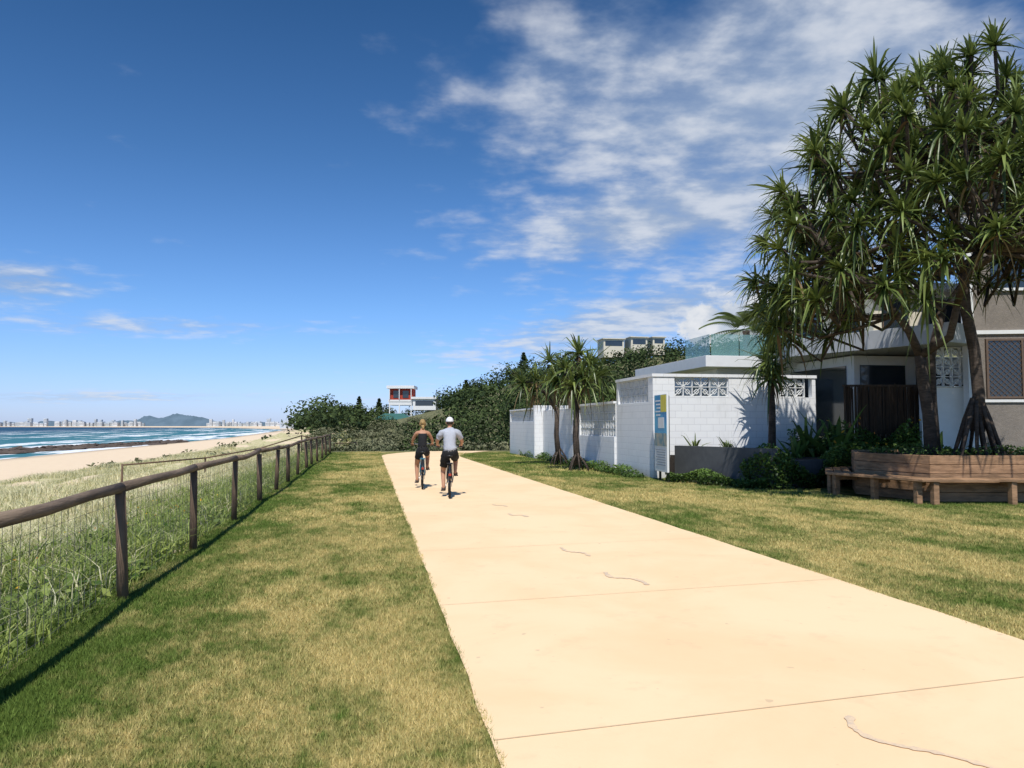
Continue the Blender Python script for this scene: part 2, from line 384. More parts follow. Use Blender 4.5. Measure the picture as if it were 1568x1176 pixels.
V,Fc,Rr=cards(p,N,.05+.09*rng.random(n),np.clip(rng.normal(.5,.25,n),0,1)); link('broadleaf_weeds',np_mesh('broadleaf_weeds',V,Fc,[M['weed']],Rr))
n=50;p=region(n,-5,-2.6,4,20);p[:,2]=height(p[:,0],p[:,1])+.35+.1*rng.random(n)
V,Fc,Rr=cards(p,rng.normal(size=(n,3))+[0,-1,1],np.full(n,.04),rng.random(n)); link('wildflowers',np_mesh('wildflowers',V,Fc,[M['flower']],Rr))
# ------------------------------------------------------------------ fence
fe=empty('post_and_rail_fence'); fy=[7.87+3.0*k for k in range(-2,13)]
mb=MB(); fx=-2.22; rp=[]
for i,y in enumerate(fy):
    x=fx+rng.normal(0,.02)+(0.03*(y-30)*.25 if y>30 else 0); lean=rng.normal(0,.03)
    r=.05+rng.normal(0,.004); z0=float(height(x,y))
    mb.tube([(x,y,z0-.1),(x+lean*.5,y,.5),(x+lean,y+rng.normal(0,.01),.99)],[r*1.03,r,r*.97],10)
    rp.append((x+lean,y,1.035+rng.normal(0,.015)))
mb.obj('posts',[M['wood']],fe)
mb=MB()
for i in range(len(rp)-1):
    a=Vector(rp[i]);b=Vector(rp[i+1]); m1=a.lerp(b,.33)+Vector((rng.normal(0,.012),0,rng.normal(-.008,.01))); m2=a.lerp(b,.7)+Vector((rng.normal(0,.012),0,rng.normal(-.008,.01)))
    mb.tube([a,m1,m2,b],[.052,.047,.045,.050],10)
mb.obj('top_rail',[M['railwood']],fe)
mb=MB()
for z in np.arange(.08,1.0,.13):
    for i in range(len(fy)-1):
        a=(rp[i][0]-.056,fy[i],z);b=(rp[i+1][0]-.056,fy[i+1],z); mid=((a[0]+b[0])/2+rng.normal(0,.01),(a[1]+b[1])/2,z-.01)
        mb.tube([a,mid,b],.0020,4,cap=False)
y=fy[0]
while y<fy[-1]:
    x=np.interp(y,fy,[q[0] for q in rp])-.058
    mb.tube([(x,y,.03),(x+rng.normal(0,.006),y+rng.normal(0,.004),.5),(x,y,1.0)],.0018,4,cap=False); y+=.15 if y<25 else .3
mb.obj('wire_mesh',[M['wire']],fe)
f2=empty('beach_access_fence'); mb=MB(); pts=[(-10.5,36.5),(-8.4,43.2),(-6.6,50),(-4.6,56),(-2.6,61),(-1,66)]
tp=[]
for x,y in pts:
    z=float(height(x,y)); mb.tube([(x,y,z-.1),(x,y,z+1.15)],.05,8); tp.append((x,y,z+1.1))
for i in range(len(tp)-1): mb.tube([tp[i],tp[i+1]],.04,8); 
mb.obj('posts_and_rails',[M['wood']],f2)
# ------------------------------------------------------------------ foliage masses
def crowns(name,cs,leaf,dens,mat_,parent=None,flat=.7):
    P=[];N=[];R_=[];Z=[]
    for (x,y,z,r,rz) in cs:
        k=rng.integers(6,10); off=rng.normal(0,.14)
        for j in range(k):
            d=rng.normal(size=3); d[2]=abs(d[2])*.8-.2; d/=np.linalg.norm(d)
            c=np.array([x,y,z])+d*np.array([r,r,rz])*.58; lr=r*rng.uniform(.32,.52); n=int(dens*4*lr*lr/(leaf*leaf))
            dd=rng.normal(size=(n,3)); dd/=np.linalg.norm(dd,axis=1,keepdims=True)
            rr=lr*(.7+.38*rng.random(n)); q=c+dd*rr[:,None]*np.array([1,1,max(rz/r,.5)])
            P.append(q); N.append(dd+rng.normal(0,.45,(n,3))+[0,0,.3])
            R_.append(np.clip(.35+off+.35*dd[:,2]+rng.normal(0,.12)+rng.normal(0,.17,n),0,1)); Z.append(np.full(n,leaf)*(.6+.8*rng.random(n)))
    P=np.concatenate(P);N=np.concatenate(N);R_=np.concatenate(R_);Z=np.concatenate(Z)
    V,Fc,Rr=cards(P,N,Z*1.25,R_); return link(name,np_mesh(name,V,Fc,[mat_],Rr),parent)
def clear(px,D,top):   # keep the sight line down the valley to the houses open, as it is on site
    return -.185<px<-.085 and D<192 and (top-1.6)/D*1200>(22 if px>-.125 else 10)
cs=[]
for i in range(520):
    D=rng.uniform(105,215); px=rng.uniform(-.27,.42); xc=px*D; x,y=S(xc,D)
    if x<-16: continue
    r=rng.uniform(1.7,3.4) if rng.random()<.8 else rng.uniform(3.6,5.2); z=float(height(x,y))
    if clear(px,D,z+r): continue
    cs.append((x,y,z+r*.4,r,r*.75))
for i in range(110):
    xc=rng.uniform(-50,95); D=198+rng.uniform(-6,10); x,y=S(xc,D); r=rng.uniform(1.3,2.6) if rng.random()<.8 else rng.uniform(2.8,4.4)
    if xc<-8: r=min(r,2.3)
    cs.append((x,y,float(height(x,y))+r*.3,r,r*rng.uniform(.7,1.1)))
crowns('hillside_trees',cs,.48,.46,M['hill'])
cs=[]
for xc,D,zt,r in [(-6.5,62,2.4,2.0),(-4.2,66,2.8,2.3),(-1.5,64,3.0,2.2),(-8.5,80,1.8,2.3),(0.8,58,3.1,2.2),(-3,85,4,3.0),(2,85,5,3.4),(7,88,6,3.6),(12,90,7,3.8),(5,66,4.0,2.6),(9,70,5,3.0),(16,85,7,3.6),(-22,125,3.0,3.0),(-27,130,3.0,3.0)]:
    x,y=S(xc,D); z=float(height(x,y)); cs.append((x,y,max(zt-r*.8,z+r*.4),r,r*.8)); cs.append((x+r*.6,y+1,z+.8,r*.8,r*.6)); cs.append((x-r*.5,y-1,z+.5,r*.8,r*.6))
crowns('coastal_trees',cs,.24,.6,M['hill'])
cs=[]
for i in range(230):
    D=rng.uniform(50,130); px=rng.uniform(-.26,-.02); xc=px*D; x,y=S(xc,D)
    if x<-7 or (D<57 and x<5 and x>-1.5 and rng.random()<.7): continue
    r=rng.uniform(.6,1.5)*(.7+D/150); z=float(height(x,y)); cs.append((x,y,z+r*.12,r,r*.55))
for y in np.arange(44,60,1.3): cs.append((5.5+rng.normal(0,1),y+3,-.3,1.0,.7))
crowns('coastal_scrub',cs,.2,.6,M['scrub'])
cs=[]
for i in range(60):
    y=rng.uniform(60,400); x=-16+rng.normal(0,5)-y*.03; cs.append((x,y,float(height(x,y))+.1,.9+y*.004,.5))
crowns('dune_shrubs',cs,.35,.5,M['scrub'])
cs=[]
for (x,y,z,r) in [(10.5,44,1.9,1.7),(9.6,47,2.1,1.8),(12,42,2.0,1.9),(9.8,38,1.8,1.3),(11.5,50,2.6,2.4),(14,48,2.8,2.6),(13,60,3.6,3.4),(18,55,4.0,3.6),(10.0,34,1.8,1.1),(24,60,5,3.8),(30,62,6,4.4),(9.6,30,1.6,1.0)]:
    cs.append((x,y,z,r,r*.85)); cs.append((x+.5,y,z*.5,r,r*.7))
crowns('garden_hedge_trees',cs,.17,.6,M['hedge'])
def pine(name,xc,D,z0,h,r):
    x,y=S(xc,D); e=empty(name,(x,y,z0)); mb=MB(); mb.tube([(0,0,0),(0,0,h)],[r*.1,.03],8); mb.obj('trunk',[M['trunk']],e)
    P=[];N=[]
    for z in np.arange(h*.15,h,h/13):
        rr=r*(1-z/h)+.15
        for k in range(7):
            a=rng.random()*6.28
            for t in np.linspace(.1,1,12):
                for q in range(3): P.append((math.cos(a)*rr*t+rng.normal(0,.1),math.sin(a)*rr*t+rng.normal(0,.1),z+t*rr*.25+rng.normal(0,.08))); N.append(rng.normal(size=3)+[0,0,1])
    P=np.array(P);N=np.array(N);V,Fc,Rr=cards(P,N,np.full(len(P),.5),rng.random(len(P))*.5); link('crown',np_mesh('crown',V,Fc,[M['hill']],Rr),e)
pine('norfolk_pine',-40,205,1.5,7.2,2.2); pine('norfolk_pine.001',-36.5,215,2,6.5,2.0); pine('norfolk_pine.002',3,200,13.0,6.8,2.6); pine('norfolk_pine.003',-49,230,0,6,2.0); pine('norfolk_pine.004',-12,205,8.0,5,1.8)
# ------------------------------------------------------------------ pandanus
def leaves(mbV,mbF,mbR,c,axis,n,L,W,spread=1.9,sag=.55,dead=False,base=0):
    axis=np.array(axis,float); axis/=np.linalg.norm(axis)
    r=np.cross(axis,[.3,.5,.8]); r/=np.linalg.norm(r); s=np.cross(axis,r)
    T=np.array([0,.12,.3,.5,.7,.87,1.0]); Wp=np.array([.75,1,1,.85,.6,.32,.03])
    hb=rng.normal(0,.12)
    for i in range(n):
        th=(i+.5)/n*spread*(.85+.3*rng.random()); ph=i*2.39996+rng.normal(0,.2)
        if dead: th=rng.uniform(1.7,2.5)
        d=axis*math.cos(th)+(r*math.cos(ph)+s*math.sin(ph))*math.sin(th)
        Ln=L*rng.uniform(.6,1.2)*(.8 if th<.4 else 1); sg=sag*rng.uniform(.2,1.7)*(.2+.8*min(1,th/1.2)); kink=rng.uniform(.45,.95)
        tt=T[:,None]; k=np.maximum(0,T-kink)[:,None]
        p=np.array(c)+Ln*(d*tt*(1-.25*tt*sg)+np.array([0,0,-1])*(sg*tt**2*.75+ k*rng.uniform(0,1.1)))
        sd=np.cross(d,[0,0,1]); 
        if np.linalg.norm(sd)<.1: sd=r
        sd/=np.linalg.norm(sd); sd=sd+rng.normal(0,.35,3); up=np.cross(sd,d)
        w=(W*Wp*rng.uniform(.75,1.15))[:,None]
        a=p-sd*w/2+up*w*.22; b=p+sd*w/2+up*w*.22
        base=len(mbR)
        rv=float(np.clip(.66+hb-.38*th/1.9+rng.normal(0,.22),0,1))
        for q in range(7):
            mbV.append(a[q]);mbV.append(p[q]);mbV.append(b[q]); mbR+= [rv]*3
        for q in range(6):
            o=base+3*q; mbF.append((o,o+1,o+4,o+3)); mbF.append((o+1,o+2,o+5,o+4))
def crown_obj(name,ros,parent,n=46,L=.9,W=.05,deadn=7,sag=.55,spread=1.9):
    V=[];Fq=[];R_=[];V2=[];F2=[];R2=[]
    for c,ax in ros:
        leaves(V,Fq,R_,c,ax,n,L*rng.uniform(.75,1.2),W,sag=sag,spread=spread)
        if deadn: leaves(V2,F2,R2,np.array(c)-np.array([0,0,.12]),ax,deadn,L*.75,W*.8,sag=.9,dead=True)
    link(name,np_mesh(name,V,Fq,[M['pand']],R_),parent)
    if V2: link('dead_fronds',np_mesh('dead_fronds',V2,F2,[M['dead']],R2),parent)
bx,by=S(10.2,17.2); T1=empty('pandanus_tree',(bx,by,.95))
mb=MB()
ux=np.array([CT,-ST,0]); uy=np.array([ST,CT,0]); uz=np.array([0,0,1.])
def LC(a,b,c): return a*ux+b*uy+c*uz
trA=[LC(0,0,.5),LC(.05,0,1.3),LC(-.02,0,2.3),LC(-.12,.1,3.2),LC(-.15,.1,4.0)]
mb.tube(trA,[.15,.125,.118,.112,.105],12)
for k in range(15):
    a=k*2*math.pi/15+rng.normal(0,.1); r=rng.uniform(.42,.68); z=rng.uniform(.75,1.25)
    d=LC(math.cos(a),math.sin(a),0)
    mb.tube([LC(0,0,z)+d*.08,LC(0,0,z*.62)+d*r*.5,d*r-uz*.1],[.045,.042,.035],7)
trB=[LC(-.75,.5,-.1),LC(-.8,.5,.9),LC(-.9,.5,1.6),LC(-.95,.5,2.2)]
mb.tube(trB,[.15,.13,.125,.12],12)
trC=[LC(-.45,.9,-.1),LC(-.5,.9,1.2),LC(-.55,.8,2.2),LC(-.3,.7,3.3)]
mb.tube(trC,[.13,.11,.10,.09],10)
nodes=[(trA[-1],.11)]
def br(p,q,r0,r1):
    m=(np.array(p)+q)/2+rng.normal(0,.12,3)-uz*.12; mb.tube([p,m,q],[r0,(r0+r1)/2,r1],9); nodes.append((np.array(q),r1)); return np.array(q)
n1=br(trB[-1],LC(-1.6,.2,3.1),.10,.08); n2=br(trB[-1],LC(-.7,-.6,3.2),.09,.075); 
n3=br(n1,LC(-2.6,-.3,3.8),.075,.06); n4=br(n1,LC(-1.9,1.2,4.2),.075,.06); n5=br(n2,LC(-.9,-1.9,4.1),.075,.055)
a1=br(trA[-1],LC(1.1,-.6,4.9),.09,.07); a2=br(trA[-1],LC(-.5,-.3,5.4),.09,.07); a3=br(trA[-1],LC(.9,1.2,5.0),.08,.065)
a4=br(a1,LC(2.3,-1.2,5.2),.065,.055); a5=br(a2,LC(-1.5,-.6,6.2),.065,.055); a6=br(a2,LC(.2,.3,6.9),.065,.055); a7=br(trC[-1],LC(-.8,2.0,4.6),.075,.055); a8=br(a1,LC(1.6,.4,6.2),.065,.05)
a9=br(a3,LC(2.4,1.8,5.3),.065,.05); a10=br(n4,LC(-2.9,1.5,5.0),.055,.045); a11=br(n3,LC(-3.3,-.6,4.2),.055,.045)
ros=[]; cen=LC(.1,.2,4.05)
tries=0
while len(ros)<330 and tries<60000:
    tries+=1
    d=rng.normal(size=3); d/=np.linalg.norm(d)
    if d[2]<(-.30 if math.hypot(d[0],d[1])>.9 and (d[0]<-.45) else .02): continue
    rad=1.0 if rng.random()<.62 else rng.uniform(.62,.88)
    R3=np.array([4.5,3.7,4.6])*rad*rng.uniform(.90,1.06)
    loc=LC(d[0]*R3[0],d[1]*R3[1],d[2]*R3[2])+cen
    if any(np.linalg.norm(loc-q[0])<.50 for q in ros): continue
    ax=LC(d[0],d[1],d[2]*.8)+uz*.40+rng.normal(0,.3,3)
    ros.append((loc,ax))
print('heads',len(ros))
for loc,ax in ros:
    dd=[np.linalg.norm(loc-q[0])+ (0 if q[0][2]<loc[2] else .8) for q in nodes]; j=int(np.argmin(dd)); q,r=nodes[j]
    axn=ax/np.linalg.norm(ax); m=loc-axn*min(.9,dd[j]*.4)+rng.normal(0,.06,3)
    mb.tube([q,(q+m)/2-uz*.05,m,loc],[min(r,.045),.04,.036,.036],6)
mb.obj('trunk_and_branches',[M['bark']],T1)
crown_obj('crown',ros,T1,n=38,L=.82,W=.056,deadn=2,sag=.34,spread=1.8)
def small_pandanus(name,base,segs,heads,L,W,n,deadn=6,stilts=8,r0=.1):
    e=empty(name,base); mb=MB()
    for s in segs: mb.tube(s[0],s[1],9)
    for k in range(stilts):
        a=k*6.283/stilts; r=rng.uniform(.3,.5); z=rng.uniform(.4,.75); d=np.array([math.cos(a),math.sin(a),0])
        mb.tube([np.array([0,0,z])+d*.04,np.array([0,0,z*.55])+d*r*.55,d*r-uz*.06],[.035,.03,.025],6)
    mb.obj('trunk',[M['bark']],e); crown_obj('crown',heads,e,n=n,L=L,W=W,deadn=deadn,sag=.42,spread=1.95)
    return e
def hd(c,ax=(0,0,1)): return (np.array(c,float),np.array(ax,float))
small_pandanus('pandanus_tree.001',(7.37,30.2,0),[([(0,0,.2),(-.1,0,1.2),(-.05,0,2.3)],[.12,.1,.09]),([(-.05,0,2.1),(-.5,.1,2.8),(-.9,.1,3.2)],[.08,.07,.06]),([(-.05,0,2.2),(.2,.2,3.0),(.3,.2,3.7)],[.08,.07,.06]),([(-.9,.1,3.2),(-1.3,.2,3.3)],[.06,.05])],
  [hd((-.9,.1,3.4),(-.3,0,1)),hd((.3,.2,3.9)),hd((-1.4,.2,3.2),(-.7,0,1)),hd((-.3,.3,4.1),(-.2,0,1)),hd((.6,-.2,3.3),(.5,0,1)),hd((-.4,-.3,3.2),(-.2,-.5,1)),hd((-.1,.2,3.5),(0,-.3,1)),hd((-.9,.5,2.9),(-.5,.3,1)),hd((.3,-.2,2.9),(.3,-.5,.8))],1.0,.065,44)
small_pandanus('pandanus_tree.002',(7.15,26.6,0),[([(0,0,.2),(-.05,0,1.2),(.0,0,2.6)],[.13,.11,.1]),([(0,0,2.5),(.35,0,3.1),(.45,0,3.6)],[.09,.07,.06]),([(0,0,2.5),(-.3,.1,3.1),(-.4,.1,3.4)],[.08,.07,.06]),([(0,0,2.5),(.02,.1,3.4),(.1,.1,4.0)],[.08,.07,.06])],
  [hd((.45,0,3.7),(.4,0,1)),hd((-.4,.1,3.5),(-.4,0,1)),hd((.1,.1,4.1)),hd((.1,-.3,3.3),(.1,-.5,1)),hd((.8,.1,3.3),(.8,0,.8)),hd((-.7,.1,3.1),(-.8,0,.8)),hd((.3,-.2,3.0),(.3,-.5,.8)),hd((-.2,-.2,2.9),(-.3,-.5,.8))],1.0,.068,46)
small_pandanus('pandanus_tree.003',(11.5,21.1,.7),[([(0,0,-.1),(.03,0,1.2),(0,0,2.3)],[.12,.1,.09])],[hd((0,0,2.5)),hd((.1,.05,3.0)),hd((-.05,-.1,2.2),(-.2,-.3,1)),hd((.15,0,2.3),(.4,.1,1)),hd((-.1,0,2.7),(-.4,.1,1))],.85,.075,46,4,0)
small_pandanus('pandanus_tree.004',(9.3,36,0),[([(0,0,0),(0,0,1.5),(0,0,3.0)],[.1,.1,.08])],[hd((0,0,3.2)),hd((-.8,0,3.0),(-.5,0,1)),hd((.7,.3,2.9),(.5,0,1)),hd((1.6,.3,2.6),(.3,0,1)),hd((2.3,0,3.0)),hd((-1.5,1,3.1))],.9,.06,40,5,0)
def spiky(name,x,y,z,n,L,W,ax=(0,0,1),spread=1.25,sag=.35,m='pand'):
    e=empty(name,(x,y,z)); V=[];Fq=[];R_=[]; leaves(V,Fq,R_,(0,0,0),ax,n,L,W,spread=spread,sag=sag); link('leaves',np_mesh('leaves',V,Fq,[M[m]],R_),e)
spiky('agave_plant',12.2,20.4,.55,34,1.7,.17,m='garden'); spiky('agave_plant.001',12.9,20.1,.5,34,1.9,.18,m='garden'); spiky('agave_plant.002',11.6,20.0,.5,24,1.1,.12,m='garden')
spiky('canna_plant',12.75,18.6,.35,16,1.1,.2,m='garden'); spiky('canna_plant.001',13.2,18.8,.35,16,1.2,.2,m='garden'); spiky('canna_plant.002',15.3,19,.5,16,1.2,.2,m='garden')
spiky('yucca_plant',9.3,21.5,.8,26,.7,.05); spiky('yucca_plant.001',10.2,21.2,.8,26,.65,.05,m='garden'); spiky('yucca_plant.002',9.9,20.7,.8,20,.6,.05)
e=empty('palm_tree',(15.8,31,0)); mb=MB(); mb.tube([(0,0,0),(.1,0,3),(0,0,5.6)],[.2,.16,.15],10); mb.obj('trunk',[M['bark']],e)
V=[];Fq=[];R_=[]
for k in range(20):
    a=k*2.4; el=rng.uniform(.1,1.1); d=np.array([math.cos(a)*math.cos(el),math.sin(a)*math.cos(el),math.sin(el)])
    for t in np.linspace(.15,1,26):
        p=np.array([0,0,5.6])+2.4*(d*t-np.array([0,0,1])*.55*t*t)
        sd=np.cross(d,[0,0,1]); sd/=np.linalg.norm(sd)
        for sgn in (-1,1):
            q=p+(sd*sgn*.55+d*.25-np.array([0,0,.25]))*(1.1-.5*t); b=len(V); V+=[p-d*.03,p+d*.03,q]; Fq.append((b,b+1,b+2)); R_+=[.3+.3*rng.random()]*3
link('fronds',np_mesh('fronds',V,Fq,[M['pand']],R_),e)
def bed(name,poly_fn,n,size,h,z,m='garden'):
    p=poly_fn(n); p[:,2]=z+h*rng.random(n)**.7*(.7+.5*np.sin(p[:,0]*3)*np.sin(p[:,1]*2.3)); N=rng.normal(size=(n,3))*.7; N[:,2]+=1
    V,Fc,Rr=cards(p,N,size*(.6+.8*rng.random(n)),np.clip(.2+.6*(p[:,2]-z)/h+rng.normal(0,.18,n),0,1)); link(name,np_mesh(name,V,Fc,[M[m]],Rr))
A=np.array([8.45,21.0]);B=np.array([9.65,17.9])
def strip(n):
    t=rng.random(n)[:,None]; w=rng.random(n)[:,None]; nrm=np.array([-.93,-.36]); q=A+(B-A)*t+nrm*w*.5*(.6+.4*np.sin(t*17)); return np.concatenate([q,np.zeros((n,1))],1)
bed('groundcover_plants',strip,5000,.07,.35,0)
def hedge(n):
    t=rng.random(n)[:,None]; w=rng.random(n)[:,None]; q=np.array([9.7,17.6])+np.array([4.6,1.6])*t+np.array([-.3,.9])*w*1.3; return np.concatenate([q,np.zeros((n,1))],1)
bed('garden_shrubs',hedge,24000,.09,.95,.0)
def hedge2(n): 
    return np.stack([rng.uniform(11.8,16.5,n),rng.uniform(20,20.75,n),np.zeros(n)],-1)
bed('garden_shrubs.001',hedge2,11000,.11,1.3,.3)
def wallbase(n): return np.stack([rng.uniform(7.6,8.15,n),rng.uniform(22.3,40,n),np.zeros(n)],-1)
bed('wall_base_plants',wallbase,7000,.08,.3,0)
p=np.stack([rng.uniform(12,15.5,60),rng.uniform(18.5,20,60),rng.uniform(1.0,1.9,60)],-1)
V,Fc,Rr=cards(p[:14],rng.normal(size=(14,3))+[0,-1,.5],np.full(14,.11),rng.random(14)*.6+.2); link('canna_flowers',np_mesh('canna_flowers',V,Fc,[M['flower']],Rr))
# ------------------------------------------------------------------ planter bench
pb=empty('timber_planter_bench'); hexc=[(7.35,18.0),(8.25,15.75),(11.7,15.75),(12.7,18.0),(11.7,20.3),(8.25,20.3)]
hexw=[np.array(S(*p)) for p in hexc]; cw=np.array(S(10.1,18))
def inset(k): return [cw+(p-cw)*k for p in hexw]
mb=MB(); ins=inset(.82); inn=inset(.78)
for i in range(6):
    a,b=ins[i],ins[(i+1)%6]; a2,b2=inn[i],inn[(i+1)%6]
    for j in range(5):
        z0=.02+j*.19; k1=1+.003*(j%2)
        mb.prism([tuple(cw+(a-cw)*k1),tuple(cw+(b-cw)*k1),tuple(b2),tuple(a2)],z0,z0+.183)
mb.obj('sleeper_walls',[M['sleeper']],pb,bevel=.008)
mb=MB()
for i in range(6):
    a,b=hexw[i],hexw[(i+1)%6]
    for k0,k1 in ((.85,.918),(.924,.992),(.998,1.066)):
        pts=[cw+(a-cw)*k0,cw+(b-cw)*k0,cw+(b-cw)*k1,cw+(a-cw)*k1]; mb.prism([tuple(q) for q in pts],.46,.515)
    for t in (.06,.5,.94):
        q=cw+(a+(b-a)*t-cw)*1.02; mb.box(q[0]-.06,q[0]+.06,q[1]-.06,q[1]+.06,0,.458)
        q2=cw+(a+(b-a)*t-cw)*.84; mb.bar((q2[0],q2[1],.40),(q[0],q[1],.40),.06,.1)
mb.obj('seat_and_legs',[M['sleeper']],pb,bevel=.008)
mb=MB(); mb.prism([tuple(q) for q in inset(.782)],.6,.92); mb.obj('soil',[M['soil']],pb)
def pbed(n):
    a=rng.random(n)*6.28; r=np.sqrt(rng.random(n))*1.8; return np.stack([cw[0]+np.cos(a)*r,cw[1]+np.sin(a)*r,0*a],-1)
bed('planter_groundcover',pbed,1500,.08,.22,.92)
# ------------------------------------------------------------------ walls
bw=empty('white_breeze_block_wall')
def breeze(mb,o,du,dn,nu,nw,cell,th=.09,mi=0):
    o=Vector(o);du=Vector(du);dn=Vector(dn);up=Vector((0,0,1)); t=.022
    for i in range(nu+1): mb.bar(o+du*cell*i+up*.0,o+du*cell*i+up*cell*nw,th,t,up=du,mi=mi)
    for j in range(nw+1): mb.bar(o+up*cell*j+dn*.002,o+up*cell*j+du*cell*nu+dn*.002,th-.004,t,up=up,mi=mi)
    for i in range(nu):
        for j in range(nw):
            c=o+du*cell*(i+.5)+up*cell*(j+.5); h=cell/2
            if (i+j)%2==0: q=[c-du*h-up*h,c+du*h+up*h]
            else: q=[c-du*h+up*h,c+du*h-up*h]
            mb.bar(q[0],q[1],.018,th*.8,up=dn,mi=mi)
            r=h*.55; k=[c+du*r,c+up*r,c-du*r,c-up*r]
            for s in range(4): mb.bar(k[s],k[(s+1)%4],.016,th*.72,up=dn,mi=mi)
mb=MB(); br_=MB(); t=.2
mb.box(8.3,13.6,22.2,22.4,0,2.43); mb.box(8.3,8.98,22.2,22.4,2.43,3.03); mb.box(10.72,12.38,22.2,22.4,2.43,3.03); mb.box(13.48,13.6,22.2,22.4,2.43,3.03); mb.box(8.27,13.63,22.17,22.43,3.03,3.12)
breeze(br_,(9.0,22.3,2.45),(1,0,0),(0,-1,0),6,2,.285); breeze(br_,(12.4,22.3,2.45),(1,0,0),(0,-1,0),3,2,.285)
mb.box(8.3,8.5,22.4,25.7,0,2.28); mb.box(8.3,8.5,22.4,22.6,2.28,3.03); mb.box(8.3,8.5,25.5,25.7,2.28,3.03); mb.box(8.27,8.53,22.43,25.73,3.03,3.12)
breeze(br_,(8.4,22.62,2.29),(0,1,0),(-1,0,0),12,3,.24)
mb.box(8.22,8.42,25.73,30.4,0,1.18); mb.box(8.22,8.42,30.2,30.4,1.18,2.32); mb.box(8.2,8.44,25.74,30.42,2.32,2.4)
breeze(br_,(8.32,25.75,1.19),(0,1,0),(-1,0,0),16,4,.278)
mb.box(8.0,8.2,30.43,35.9,0,2.25); mb.box(7.6,9.4,35.95,36.2,0,2.5); mb.box(7.7,7.9,36.25,43.0,0,1.75); mb.box(7.68,7.92,36.22,43.02,2.33,2.4)
mb.box(7.7,7.9,42.8,43.0,1.75,2.33); mb.box(7.7,7.9,36.25,36.5,1.75,2.33); breeze(br_,(7.8,36.52,1.76),(0,1,0),(-1,0,0),22,2,.284)
mb.obj('block_walls',[M['block']],bw); br_.obj('breeze_blocks',[M['white']],bw)
mb=MB(); mb.prism([(8.6,21.3),(9.8,17.95),(9.98,18.02),(8.78,21.36)],0,1.0); mb.prism([(9.98,17.96),(11.8,18.6),(11.74,18.78),(9.92,18.14)],0,.7); mb.obj('retaining_garden_wall',[M['dgrey']])
mb=MB(); mb.prism([(8.8,21.37),(9.98,18.1),(11.7,18.75),(13.6,20.5),(13.6,22.15),(8.8,22.15)],0,.7); mb.obj('garden_bed_soil',[M['soil']])
mb=MB()
for i in range(165):
    x=13.75+i*.022+rng.normal(0,.005); y=20.95-i*.004; mb.bar((x,y+rng.normal(0,.015),.2),(x+rng.normal(0,.02),y+rng.normal(0,.02),2.72+rng.normal(0,.03)),.024,.03)
mb.bar((13.7,20.93,2.74),(17.4,20.3,2.74),.12,.06); mb.obj('brushwood_fence',[M['brush']])
# ------------------------------------------------------------------ flat-roofed house
h=empty('flat_roof_beach_house')
mb=MB(); mb.box(12.5,22,26.8,33,0,3.64); mb.box(15.2,19.4,22.6,26.79,0,3.8); mb.obj('walls',[M['white']],h)
mb=MB(); mb.box(11.7,19.0,26.0,33.5,3.65,4.05); mb.obj('lower_roof',[M['white']],h,bevel=.01)
mb=MB(); mb.prism([(13.8,24.0),(15.65,18.9),(16.75,19.35),(19.6,28),(14.9,28)],3.86,4.42); mb.obj('upper_roof_fascia',[M['greyfascia']],h,bevel=.01)
mb=MB(); mb.box(17.9,22.5,25.4,32,4.43,6.5); mb.obj('upper_storey',[M['cream']],h)
mb=MB(); mb.box(16.7,22.8,24.9,32.5,6.5,6.72); mb.obj('upper_roof',[M['white']],h)
mb=MB()
for x0,x1,z0,z1 in ((18.3,19.3,4.9,6.1),(20.2,21.4,4.9,6.1)): mb.box(x0,x1,25.36,25.39,z0,z1,0); mb.box(x0-.05,x1+.05,25.375,25.395,z0-.06,z1+.06,1)
for y0,y1 in ((26.2,27.8),(28.6,30.2)): mb.box(17.86,17.89,y0,y1,4.9,6.1,0)
mb.box(15.4,17.0,22.56,22.59,1.3,3.5,0); mb.box(17.4,18.6,22.56,22.59,1.0,3.4,0); mb.box(15.16,15.19,23.0,26.4,1.2,3.5,0)
mb.box(13.2,15.1,26.76,26.79,1.0,3.3,0); mb.box(12.46,12.49,27.6,31.5,2.4,3.4,0)
mb.obj('windows',[M['winglass'],M['bronze']],h)
mb=MB(); breeze(mb,(16.0,20.0,2.7),(1,0,0),(0,-1,0),5,4,.28); mb.box(15.6,17.5,20.05,20.15,0,2.68); mb.obj('breeze_panels',[M['white']],h)
m,nt,b=newmat('balustrade_glass'); b.inputs['Base Color'].default_value=(.22,.42,.42,1); b.inputs['Roughness'].default_value=.05; b.inputs['Alpha'].default_value=.38; M['gl']=m
mb=MB()
for i in range(6): mb.box(12.05+i*1.1,13.11+i*1.1,26.3,26.315,4.06,4.85)
for i in range(2): mb.box(12.0,12.015,26.35+i*1.1,27.41+i*1.1,4.06,4.85)
mb.obj('glass_balustrade',[M['gl']],h)
